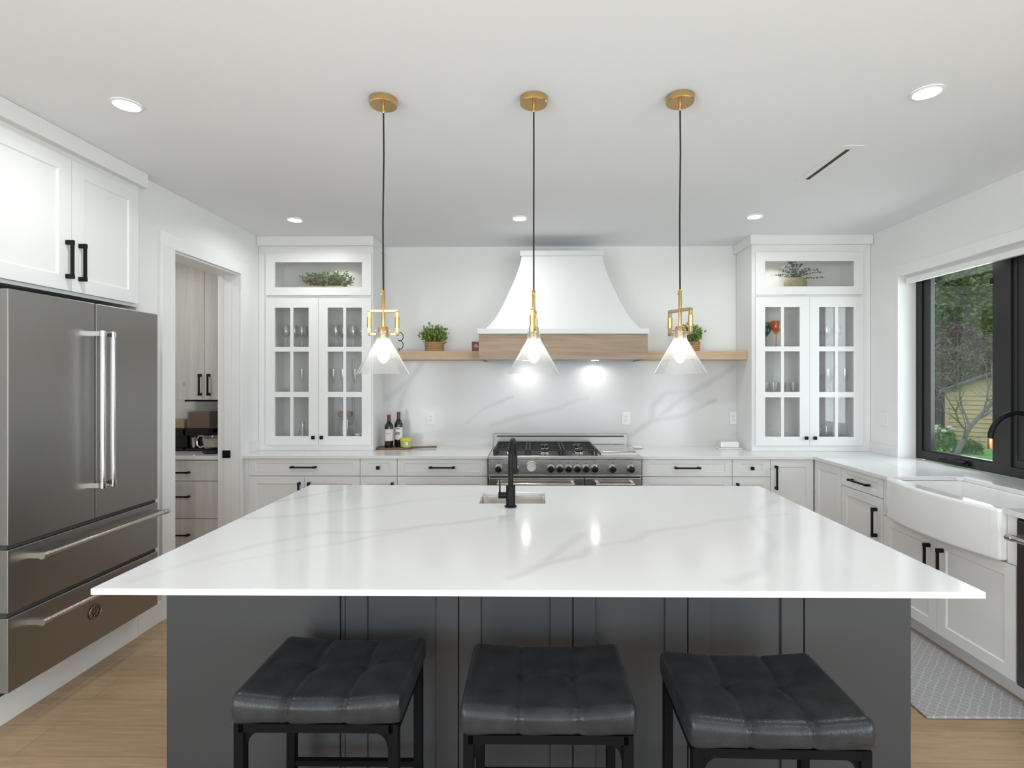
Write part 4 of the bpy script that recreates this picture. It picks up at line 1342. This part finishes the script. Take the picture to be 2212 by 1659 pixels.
on.tube([(-1.194, 4.66, 1.866), (-1.19, 4.66, 1.87)], 0.0035, 8)
solo('wire_ornament', on, M['black'], 'black curled wire ornament on the left oak shelf', 'ornament', (-1.186, 4.66, 1.770))

# counter items -----------------------------------------------------
cb = thing('cutting_board', 'walnut paddle board with a long handle on the left counter', 'cutting board', (-1.15, 4.60, 0.911))
pl = [(-1.375, 4.585), (-1.365, 4.53), (-1.33, 4.515), (-1.12, 4.52), (-1.075, 4.56), (-1.06, 4.60), (-1.075, 4.65), (-1.12, 4.68), (-1.33, 4.68), (-1.365, 4.65)]
link('board', MB().prism(pl, lambda u, v_, a: (u, v_, a), 0.9115, 0.927), M['walnut'], cb, bevel=0.003)
link('board_handle', MB().tube([(-1.075, 4.61, 0.9205), (-0.98, 4.625, 0.922), (-0.87, 4.64, 0.923), (-0.855, 4.642, 0.923)], [0.0085, 0.008, 0.009, 0.0095], 10), M['walnut'], cb)


def wine_bottle(x, y, z, h, lab, label, style):
    t = thing('wine_bottle', label, 'bottle', (x, y, z), 'wine bottles on the cutting board')
    k = h / 0.30
    link('bottle', MB().lathe([(0.034, z), (0.0365, z + 0.004), (0.0365, z + 0.185 * k), (0.033, z + 0.205 * k), (0.018, z + 0.232 * k), (0.0145, z + 0.245 * k), (0.0145, z + 0.255 * k), (0.0, z + 0.26 * k)], (x, y, 0), 28, cap1=False), M['wine'], t)
    link('capsule', MB().lathe([(0.0155, z + 0.235 * k), (0.0155, z + 0.296 * k), (0.014, z + h), (0.0, z + h)], (x, y, 0), 20, cap0=False, cap1=False), M['foil'], t, label='dark red capsule')
    lm = MB()
    n = 18
    z0, z1 = z + 0.062 * k, z + 0.168 * k
    v_, f_ = [], []
    for i in range(n + 1):
        a = math.radians(-180 + 180 * i / n)
        v_ += [(x + 0.037 * math.cos(a), y + 0.037 * math.sin(a), z0), (x + 0.037 * math.cos(a), y + 0.037 * math.sin(a), z1)]
    f_ = [(2 * i, 2 * i + 2, 2 * i + 3, 2 * i + 1) for i in range(n)]
    lo = link('bottle_label', lm.add(v_, f_, True), M[lab], t)
    pr = MB()

    def dash(a0, a1, zz, tk_):
        for i in range(6):
            aa, bb_ = math.radians(a0 + (a1 - a0) * i / 6), math.radians(a0 + (a1 - a0) * (i + 0.86) / 6)
            r = 0.0374
            pr.add([(x + r * math.cos(aa), y + r * math.sin(aa), zz - tk_), (x + r * math.cos(bb_), y + r * math.sin(bb_), zz - tk_), (x + r * math.cos(bb_), y + r * math.sin(bb_), zz + tk_), (x + r * math.cos(aa), y + r * math.sin(aa), zz + tk_)], [(0, 1, 2, 3)])
    if style == 0:
        dash(-125, -55, z0 + 0.068 * k, 0.0014)
        dash(-110, -70, z0 + 0.055 * k, 0.0008)
    else:
        dash(-120, -60, z0 + 0.095 * k, 0.004)
        dash(-118, -62, z0 + 0.058 * k, 0.006)
        dash(-125, -55, z0 + 0.046 * k, 0.0035)
        dash(-100, -80, z0 + 0.028 * k, 0.002)
    link('print', pr, M['ink'], lo)


wine_bottle(-1.262, 4.575, 0.9275, 0.285, 'cream', 'dark wine bottle with a plain cream label, front one on the board', 0)
wine_bottle(-1.193, 4.635, 0.9275, 0.305, 'white_paper', 'dark wine bottle with a printed white label, rear taller one on the board', 1)
cj = thing('candle_jar', 'squat green jar with a yellow lid on the cutting board', 'jar', (-1.11, 4.575, 0.9275))
link('jar', MB().lathe([(0.042, 0.9275), (0.05, 0.934), (0.052, 0.975), (0.05, 0.985), (0.0, 0.985)], (-1.11, 4.575, 0), 28, cap1=False), M['candle'], cj)
link('lid', MB().lathe([(0.053, 0.983), (0.054, 0.987), (0.054, 1.003), (0.05, 1.008), (0.0, 1.009)], (-1.11, 4.575, 0), 28, cap1=False), M['yellow_lid'], cj, label='yellow lid')
link('tag', MB().box(-1.101, -1.083, 4.520, 4.5225, 0.95, 0.978), M['white_paper'], cj)


def outlet(x0, x1, z0, z1, label, xf=BACK(4.788), kind='outlet'):
    t = thing('wall_outlet' if kind == 'outlet' else 'light_switch', label, 'outlet' if kind == 'outlet' else 'switch', xf((x0 + x1) / 2, 0, (z0 + z1) / 2), None)
    pl_ = link('plate', MB(xf).box(x0, x1, 0.0005, 0.006, z0, z1), M['outlet'], t, bevel=0.002)
    xm, zm = (x0 + x1) / 2, (z0 + z1) / 2
    link('socket', MB(xf).box(xm - 0.017, xm + 0.017, 0.006, 0.008, zm - 0.034, zm + 0.034), M['outlet'], t, bevel=0.001)
    if kind == 'outlet':
        sl = MB(xf)
        for dz in (-0.019, 0.014):
            for dx in (-0.006, 0.006):
                sl.box(xm + dx - 0.0012, xm + dx + 0.0012, 0.008, 0.0084, zm + dz, zm + dz + 0.008)
            sl.box(xm - 0.002, xm + 0.002, 0.008, 0.0084, zm + dz - 0.007, zm + dz - 0.003)
        link('slots', sl, M['slot'], pl_)


outlet(-0.975, -0.897, 1.108, 1.222, 'white wall outlet on the backsplash right of the wine bottles')
outlet(0.812, 0.890, 1.108, 1.222, 'white wall outlet on the backsplash above the right end of the range')
outlet(1.795, 1.855, 1.115, 1.225, 'white wall outlet beside the right glass cabinet, above the butter dish')
outlet(4.24, 4.33, 1.14, 1.255, 'white light switch on the right wall between the glass cabinet and window', RIGHT(2.86), 'switch')
bd_ = thing('butter_dish', 'white covered butter dish on the right counter', 'butter dish', (1.73, 4.62, 0.911))
link('plate', MB().prism([(1.625, 4.58), (1.64, 4.56), (1.82, 4.56), (1.835, 4.58), (1.835, 4.67), (1.82, 4.69), (1.64, 4.69), (1.625, 4.67)], lambda u, v_, a: (u, v_, a), 0.9115, 0.922), M['porcelain'], bd_, bevel=0.004)
link('lid', MB().prism([(0, 0), (0.05, 0), (0.045, 0.05), (0.03, 0.066), (0.005, 0.066)], lambda u, v_, a: (a, 4.60 + u * 1.1, 0.922 + v_ * 0.8), 1.65, 1.81), M['porcelain'], bd_, bevel=0.01)
sr = thing('spoon_rest', 'small white ceramic spoon rest beside the right side of the range', 'spoon rest', (0.90, 4.62, 0.911))
link('dish', MB().lathe([(0.03, 0.9115), (0.045, 0.918), (0.05, 0.93), (0.047, 0.93), (0.03, 0.918), (0.0, 0.916)], (0.93, 4.64, 0), 24, cap1=False), M['porcelain'], sr)
link('rest_handle', MB().tube([(0.90, 4.62, 0.925), (0.885, 4.58, 0.93), (0.89, 4.55, 0.926)], 0.006, 8), M['porcelain'], sr)

# ------------------------------------------------------------------ island
isl = thing('kitchen_island', 'charcoal grey kitchen island cabinet behind the stools', 'kitchen island', (0.01, 2.4, 0))
IX0, IX1, IY = -1.262, 1.284, 1.79
ib = MB()
ib.box(IX0, IX1, IY + 0.02, 2.54, 0.09, 0.891).box(IX0, IX1, 2.85, 2.985, 0.09, 0.891).box(IX0, -0.30, 2.54, 2.85, 0.09, 0.891).box(0.10, IX1, 2.54, 2.85, 0.09, 0.891).box(-0.30, 0.10, 2.54, 2.85, 0.09, 0.60)
ib.box(IX0 + 0.03, IX1 - 0.03, IY + 0.08, 2.93, 0.0, 0.09)
link('body', ib, M['island'], isl)
ixf = BACK(IY + 0.02)
SE = [-0.646, -0.255, 0.137, 0.529, 0.923]
link('side_panel', MB(ixf).box(IX0, -0.6635, 0.0, 0.02, 0.0, 0.891), M['island'], isl, bevel=0.001)
link('filler_strip', MB(ixf).box(-0.661, -0.648, 0.0, 0.014, 0.0, 0.891), M['island'], isl)
link('side_panel', MB(ixf).box(0.9255, IX1, 0.0, 0.02, 0.0, 0.891), M['island'], isl, bevel=0.001)
for a, b_ in zip(SE, SE[1:]):
    link('door', MB(ixf).shaker(a + 0.002, b_ - 0.002, 0.09, 0.885, 0.0, 0.02, 0.074, 0.009, 0.004), M['island'], isl, bevel=0.001)
isb = MB(lambda u, n, z: (u, z, n)).ring(-1.290, 1.298, 1.512, 3.01, 0.892, 0.9105, ([(-0.267, 0.062)], [(2.572, 2.826)]))
solo('countertop', isb, M['quartz_island'], 'large white veined quartz slab on the kitchen island', 'countertop', (0, 0, 0), bevel=0.0015)
sk = MB()
x0, x1, y0, y1, z0, z1 = -0.272, 0.067, 2.567, 2.831, 0.72, 0.8915
r_ = 0.02
sk.add([(x0, y0, z1), (x1, y0, z1), (x1, y1, z1), (x0, y1, z1), (x0 + r_, y0 + r_, z0), (x1 - r_, y0 + r_, z0), (x1 - r_, y1 - r_, z0), (x0 + r_, y1 - r_, z0)], [(0, 1, 5, 4), (1, 2, 6, 5), (2, 3, 7, 6), (3, 0, 4, 7), (4, 5, 6, 7)])
iss = thing('prep_sink', 'small stainless steel prep sink set into the island slab', 'sink', (-0.10, 2.70, 0.72))
link('basin', sk, M['sink_steel'], iss, bevel=0.012, seg=4)
link('drain', MB().lathe([(0.035, 0.7205), (0.03, 0.723), (0.0, 0.722)], (-0.10, 2.72, 0), 20, cap1=False), M['chrome'], iss)
fa = thing('island_faucet', 'matte black gooseneck faucet on the island slab', 'faucet', (-0.106, 2.505, 0.9105))
link('faucet_base', MB().lathe([(0.029, 0.911), (0.029, 0.917), (0.0225, 0.919), (0.0225, 1.012), (0.0, 1.014)], (-0.106, 2.505, 0), 28, cap1=False), M['black'], fa)
pts = [(-0.106, 2.505, 1.01), (-0.106, 2.505, 1.10)]
for k in range(13):
    a = PI * k / 12
    pts.append((-0.106 + 0.012 * (1 - math.cos(a)) / 2, 2.505 + 0.085 * (1 - math.cos(a)), 1.135 + 0.085 * math.sin(a)))
link('spout', MB().tube(pts, 0.0125, 16), M['black'], fa)
link('spray_head', MB().lathe([(0.0155, 1.04), (0.0165, 1.05), (0.0145, 1.135), (0.0125, 1.14)], (-0.094, 2.675, 0), 20), M['black'], fa)
lv = link('lever_body', MB().cyl((-0.125, 2.505, 0.966), (-0.165, 2.505, 0.966), 0.0155, n=18), M['black'], fa)
link('lever', MB().tube([(-0.158, 2.505, 0.975), (-0.158, 2.503, 1.0), (-0.159, 2.50, 1.045)], [0.0045, 0.004, 0.0035], 10), M['black'], lv)

# ------------------------------------------------------------------ bar stools
def stool():
    t = thing('bar_stool', 'tufted charcoal leather stool on a black frame, leftmost of three at the island', 'stool', (0, 0, 0), 'leather stools at the island')
    HX, HY, H0, H1 = 0.2305, 0.172, 0.598, 0.672
    hz, cz = (H1 - H0) / 2, (H1 + H0) / 2
    R = 0.022
    nx, ny, nz_ = 64, 40, 10
    vid, verts, faces = {}, [], []

    def shape(i, j, k):
        x, y, z = (2 * i / nx - 1) * HX, (2 * j / ny - 1) * HY, (2 * k / nz_ - 1) * hz
        ix, iy, iz = max(-HX + R, min(HX - R, x)), max(-HY + R, min(HY - R, y)), max(-hz + R, min(hz - R, z))
        d = Vector((x - ix, y - iy, z - iz))
        if d.length > 1e-9:
            d = d.normalized() * R
        p = Vector((ix, iy, iz)) + d
        up = max(0.0, min(1.0, (p.z + hz) / (2 * hz)))
        sad = 0.015 * (abs(x) / HX) ** 2.2 - 0.006
        edge = min(1.0, min((HX - abs(x)) / 0.05, (HY - abs(y)) / 0.05))
        crown = 0.0025 * math.cos(min(1, abs(((x / (2 * HX / 3) + 0.5) % 1) - 0.5) * 2) * PI / 2)
        gx = min(abs(x - HX / 3), abs(x + HX / 3))
        g1 = math.exp(-(gx / 0.0065) ** 2)
        g2 = math.exp(-(abs(y - 0.01) / 0.006) ** 2)
        pit = math.exp(-((gx / 0.030) ** 2 + ((y - 0.01) / 0.035) ** 2))
        if k == nz_ or p.z > hz - R * 0.9:
            p.z += (sad + crown * (1 - g1) * edge - 0.0055 * g1 - 0.0030 * g2 * edge * (0.4 + 0.6 * (1 - abs(x) / HX)) - 0.010 * pit) * up
        if j == 0 or p.y < -HY + R * 0.6:
            p.y += 0.0045 * g1
            p.y -= 0.004 * math.sin(up * PI) * (1 - g1)
        if j == ny:
            p.y -= 0.0035 * g1
        if k == 0:
            p.z += 0.002 * math.sin(x * 40)
        return (p.x, p.y, p.z + cz)

    def V(i, j, k):
        key = (i, j, k)
        if key not in vid:
            vid[key] = len(verts)
            verts.append(shape(i, j, k))
        return vid[key]
    for i in range(nx):
        for j in range(ny):
            faces.append((V(i, j, nz_), V(i + 1, j, nz_), V(i + 1, j + 1, nz_), V(i, j + 1, nz_)))
            faces.append((V(i, j, 0), V(i, j + 1, 0), V(i + 1, j + 1, 0), V(i + 1, j, 0)))
    for i in range(nx):
        for k in range(nz_):
            faces.append((V(i, 0, k), V(i + 1, 0, k), V(i + 1, 0, k + 1), V(i, 0, k + 1)))
            faces.append((V(i, ny, k), V(i, ny, k + 1), V(i + 1, ny, k + 1), V(i + 1, ny, k)))
    for j in range(ny):
        for k in range(nz_):
            faces.append((V(0, j, k), V(0, j, k + 1), V(0, j + 1, k + 1), V(0, j + 1, k)))
            faces.append((V(nx, j, k), V(nx, j + 1, k), V(nx, j + 1, k + 1), V(nx, j, k + 1)))
    seat = link('seat', MB().add(verts, faces, True), M['leather'], t, sharp=80)
    for s in (-1, 1):
        link('corner_seam', MB().tube([(s * (HX - 0.0065), -HY + 0.006, 0.610), (s * (HX - 0.0055), -HY + 0.005, 0.645), (s * (HX - 0.009), -HY + 0.011, 0.668)], 0.0016, 6), M['leather'], seat)
    lw = 0.0135
    LX, LY = 0.207, 0.150
    for sx in (-1, 1):
        for sy in (-1, 1):
            link('leg', MB().box(sx * LX - lw, sx * LX + lw, sy * LY - lw, sy * LY + lw, 0.0, 0.60), M['stool_metal'], t, bevel=0.0015)
    fm = MB()
    for sy in (-1, 1):
        fm.box(-LX, LX, sy * LY - lw, sy * LY + lw, 0.577, 0.600)
    for sx in (-1, 1):
        fm.box(sx * LX - lw, sx * LX + lw, -LY, LY, 0.577, 0.600)
    link('seat_frame', fm, M['stool_metal'], t)
    for sx in (-1, 1):
        for sy in (-1, 1):
            g = 0.044
            poly_ = [(0, 0), (g, 0)] + [(g - g * math.sin(u * PI / 2) + 0.0, -g + g * math.cos(u * PI / 2)) for u in [k / 8 for k in range(1, 9)]]
            poly_ = [(0, 0), (g, 0)] + [(g - (g - 0.004) * math.sin(k / 8 * PI / 2), -0.004 - (g - 0.004) * (1 - math.cos(k / 8 * PI / 2))) for k in range(0, 9)] + [(0, -g)]
            link('bracket', MB().prism(poly_, lambda u, v_, a: (sx * (LX - lw) - sx * u, a, 0.577 + v_), sy * LY - 0.004, sy * LY + 0.004), M['stool_metal'], t)
    for sy in (-1, 1):
        link('stretcher', MB().box(-LX, LX, sy * LY - 0.009, sy * LY + 0.009, 0.262, 0.280), M['stool_metal'], t)
    for sx in (-1, 1):
        link('stretcher', MB().box(sx * LX - 0.009, sx * LX + 0.009, -LY, LY, 0.19, 0.208), M['stool_metal'], t)
    return t


st0 = stool()
st0.location = (-0.580, 1.39 + 0.163, 0)
dup(st0, (0.040, 1.352 + 0.163, 0), 0, 'tufted charcoal leather stool on a black frame, middle of three at the island')
dup(st0, (0.622, 1.306 + 0.163, 0), math.radians(-0.8), 'tufted charcoal leather stool on a black frame, rightmost of three at the island')

# ------------------------------------------------------------------ farmhouse sink, kitchen faucet, rug
fs = thing('farmhouse_sink', 'white porcelain farmhouse sink with a bowed apron front', 'sink', (2.4, 2.89, 0.66))
SY0, SY1 = 2.505, 3.309
n = 24
ap = []
for i in range(n + 1):
    u = i / n
    y = SY0 + (SY1 - SY0) * u
    bow = 0.052 * math.sin(PI * u)
    ap.append((2.222 - 0.012 - bow, y))
# round the vertical corners
ap = [(2.262, SY0), (2.215, SY0)] + ap[1:-1] + [(2.215, SY1), (2.262, SY1)]
link('apron', MB().prism(ap, lambda u, v_, a: (u, v_, a), 0.658, 0.906), M['porcelain'], fs, bevel=0.014, seg=4)
bs = MB()
ox0, ox1, oy0, oy1 = 2.258, 2.70, SY0, SY1
ix0, ix1, iy0, iy1 = 2.262, 2.665, SY0 + 0.03, SY1 - 0.03
bs.box(2.26, 2.70, SY0, SY0 + 0.03, 0.665, 0.8855).box(2.26, 2.70, SY1 - 0.03, SY1, 0.665, 0.8855).box(2.668, 2.70, SY0, SY1, 0.665, 0.8855).box(2.26, 2.70, SY0, SY1, 0.658, 0.685)
link('basin', bs, M['porcelain'], fs, bevel=0.008, seg=3)
link('drain', MB().lathe([(0.045, 0.686), (0.04, 0.689), (0.0, 0.688)], (2.50, 2.89, 0), 24, cap1=False), M['chrome'], fs)
kf = thing('kitchen_faucet', 'black arched faucet with a copper spout tip in front of the window', 'faucet', (2.79, 2.885, 0.911))
link('faucet_base', MB().lathe([(0.028, 0.9115), (0.028, 0.918), (0.021, 0.921), (0.021, 1.0), (0.0, 1.002)], (2.79, 2.885, 0), 24, cap1=False), M['black'], kf)
pts = [(2.79, 2.885, 1.0), (2.79, 2.885, 1.19)]
for k in range(15):
    a = PI * k / 14
    pts.append((2.645 + 0.145 * math.cos(a), 2.885, 1.20 + 0.137 * math.sin(a)))
link('spout', MB().tube(pts, 0.0135, 16), M['black'], kf)
link('spout_tip', MB().lathe([(0.0155, 1.142), (0.0165, 1.146), (0.0165, 1.198), (0.0145, 1.20)], (2.50, 2.885, 0), 20), M['copper'], kf, label='copper spout tip')
link('lever', MB().tube([(2.79, 2.863, 0.97), (2.79, 2.83, 0.98), (2.785, 2.78, 1.02)], 0.005, 8), M['black'], kf)

solo('rug', MB().box(1.763, 2.29, 2.36, 3.62, 0.0006, 0.012), M['rug'], 'grey patterned runner rug on the floor in front of the sink cabinets', 'rug', (2.03, 3.0, 0.0006), bevel=0.004)

# ------------------------------------------------------------------ garden outside the window
GZ = -0.9
struct('lawn', MB().box(3.4, 60, -10, 60, GZ - 0.2, GZ), M['lawn'])
sh = thing('garden_shed', 'yellow wooden garden shed with a low gable roof seen through the window', 'shed', (15.66, 20.0, GZ))
ORG[sh.name] = (0, 0, 0)
sh.rotation_euler = (0, 0, math.radians(-38))
wl = MB()
SW, SD, ze, zr = 2.6, 1.8, 1.98, 2.56
nb = 12
for k in range(nb):
    a, b_ = ze * k / nb, ze * (k + 1) / nb
    wl.prism([(-0.035, a), (0.03, a), (0.03, b_), (0.005, b_)], lambda u, v_, q_: (q_, u, v_), 0, SW)
wl.box(0, SW, 0.03, SD, 0, ze)
wl.prism([(0, ze), (SW, ze), (SW / 2, zr)], lambda u, v_, a: (u, a, v_), 0.012, SD)
link('wall', wl, M['shed'], sh)
link('corner_board', MB().box(-0.03, 0.09, -0.05, 0.1, 0, ze), M['shed'], sh)
rf = MB()
for s in (-1, 1):
    e = -0.22 if s < 0 else SW + 0.22
    rf.prism([(SW / 2, zr + 0.03), (e, ze - 0.10), (e, ze + 0.0), (SW / 2, zr + 0.13)], lambda u, v_, a: (u, a, v_), -0.3, SD + 0.15)
link('roof', rf, M['shed_roof'], sh)
fe = thing('garden_fence', 'dark brown board fence beside the shed', 'fence', (15.4, 21.8, GZ))
pb = MB()
for k in range(24):
    pb.box(13.6 + k * 0.15, 13.6 + k * 0.15 + 0.14, 21.75, 21.78, GZ, 0.66)
link('boards', pb, M['fence'], fe)
for x in (13.7, 15.4, 17.1):
    link('post', MB().box(x - 0.05, x + 0.05, 21.78, 21.88, GZ, 0.72), M['fence'], fe)
nh = thing('neighbor_house', 'brown neighbouring house far behind the shed', 'house', (31, 36, GZ))
link('wall', MB().box(28.4, 34, 34.4, 38, GZ, 1.4), M['house'], nh)
link('roof', MB().prism([(34.0, 1.35), (36.2, 3.4), (38.4, 1.35)], lambda u, v_, a: (a, u, v_), 28.1, 34.4), M['shed_roof'], nh)
link('gutter', MB().box(28.1, 34.4, 33.9, 34.0, 1.36, 1.45), M['trim'], nh)


def tree(name, label, x, y, h, r, zlow, n, size, m, seed, trunk=0.16, group='trees behind the shed', shape='cone'):
    random.seed(seed)
    t = thing(name, label, 'tree', (x, y, GZ), group)
    link('trunk', MB().tube([(x, y, GZ), (x + 0.05, y, GZ + h * 0.5), (x, y, GZ + h * 0.95)], [trunk, trunk * 0.7, 0.02], 10), M['bark'], t)
    lf_ = MB()

    def pos():
        u = random.random()
        zz = zlow + (GZ + h - zlow) * u
        rr_ = r * ((1 - u) ** 0.7 + 0.08) if shape == 'cone' else r * math.sqrt(max(0.02, 1 - (2 * u - 1) ** 2))
        a = random.uniform(0, 2 * PI)
        k = math.sqrt(random.random())
        lay = 0.25 * math.sin(zz * 5 + a * 2)
        p = Vector((x + rr_ * k * math.cos(a), y + rr_ * k * math.sin(a), zz + lay))
        return p, Vector((math.cos(a), math.sin(a), -0.35))
    leaf_quads(lf_, n, pos, size, 0.3)
    link('foliage', lf_, m, t)
    return t


tree('conifer_tree', 'tall yellow-green conifer rising above the shed', 22.4, 28.0, 12.5, 2.2, 1.6, 9500, 0.30, M['conifer'], 1)
tree('conifer_tree', 'dark blue-green conifer behind the yellow-green one', 26.0, 32.0, 10.5, 1.9, 0.2, 6500, 0.32, M['conifer2'], 2)
tree('conifer_tree', 'far blue-green conifer beyond the neighbouring house', 33.6, 44.5, 17.0, 3.6, 0.0, 5200, 0.75, M['conifer2'], 3)
tree('conifer_tree', 'farthest yellow-green conifer right of the neighbouring house', 41.8, 50.5, 18.0, 2.9, 0.0, 4200, 0.8, M['conifer'], 4)
tree('russet_tree', 'russet twiggy tree standing in front of the conifers', 19.3, 24.0, 4.8, 1.55, 0.6, 2600, 0.16, M['russet'], 5, 0.07, shape='round')
random.seed(21)
bt = thing('bare_tree', 'leaning grey bare tree in front of the shed', 'tree', (13.2, 16.2, GZ))
P0 = Vector((12.95, 16.2, GZ))
P1 = Vector((13.4, 16.2, 0.05))
P2 = Vector((14.5, 16.2, 1.25))
link('trunk', MB().tube([P0, P1, P2], [0.08, 0.065, 0.035], 10), M['bark'], bt)


def branch(mb, p, d, L_, r, depth):
    pts_ = [p]
    for _ in range(4):
        d = (d + Vector((random.gauss(0, .25), random.gauss(0, .25), random.gauss(0.05, .22)))).normalized()
        pts_.append(pts_[-1] + d * L_ / 4)
    mb.tube(pts_, [r, r * .85, r * .7, r * .55, r * .4], 5)
    if depth:
        for k in (1, 2, 3, 4):
            nd = (d + Vector((random.gauss(0, .7), random.gauss(0, .5), random.gauss(0.1, .6)))).normalized()
            branch(mb, pts_[k], nd, L_ * random.uniform(.5, .75), r * .5, depth - 1)


bm_ = MB()
for p, d_ in ((P1, (-0.2, 0, 1)), (P1.lerp(P2, .4), (0.1, 0, 1)), (P1.lerp(P2, .7), (1, .1, .2)), (P2, (1, 0, 1)), (P1.lerp(P2, .2), (1, 0, .3)), (P0.lerp(P1, .6), (-.6, 0, 1))):
    branch(bm_, p, Vector(d_).normalized(), 1.5, 0.035, 2)
link('branches', bm_, M['bark'], bt)


def shrub(name, label, cat, x, y, r, h, n, size, m, seed, petals=0):
    random.seed(seed)
    t = thing(name, label, cat, (x, y, GZ), 'garden shrubs')
    lf_ = MB()

    def pos():
        a = random.uniform(0, 2 * PI)
        k = random.random() ** 0.5
        p = Vector((x + r * k * math.cos(a), y + r * k * math.sin(a), GZ + h * random.random() ** 0.8 * (1.1 - 0.5 * k)))
        return p, p - Vector((x, y, GZ))
    leaf_quads(lf_, n, pos, size, 0.4)
    link('foliage', lf_, m, t)
    if petals:
        for k in range(petals):
            p, d_ = pos()
            p.z = GZ + h * random.uniform(0.75, 1.05)
            link('flower_head', MB().lathe([(0.0, -0.05), (0.06, -0.035), (0.08, 0.0), (0.06, 0.045), (0.0, 0.06)], p, 10, False, False), M['petal'], t)


shrub('hydrangea', 'pale hydrangea bush with round flower heads at the lower left of the window', 'shrub', 13.35, 17.3, 0.42, 0.85, 700, 0.11, M['shrub'], 31, 14)
shrub('garden_shrub', 'fresh green low shrub beside the hydrangea', 'shrub', 14.35, 17.3, 0.3, 0.4, 420, 0.10, M['shrub'], 32)
shrub('garden_shrub', 'dark green shrub in front of the board fence', 'shrub', 14.9, 19.6, 0.5, 0.7, 600, 0.14, M['leaf_grey'], 33)
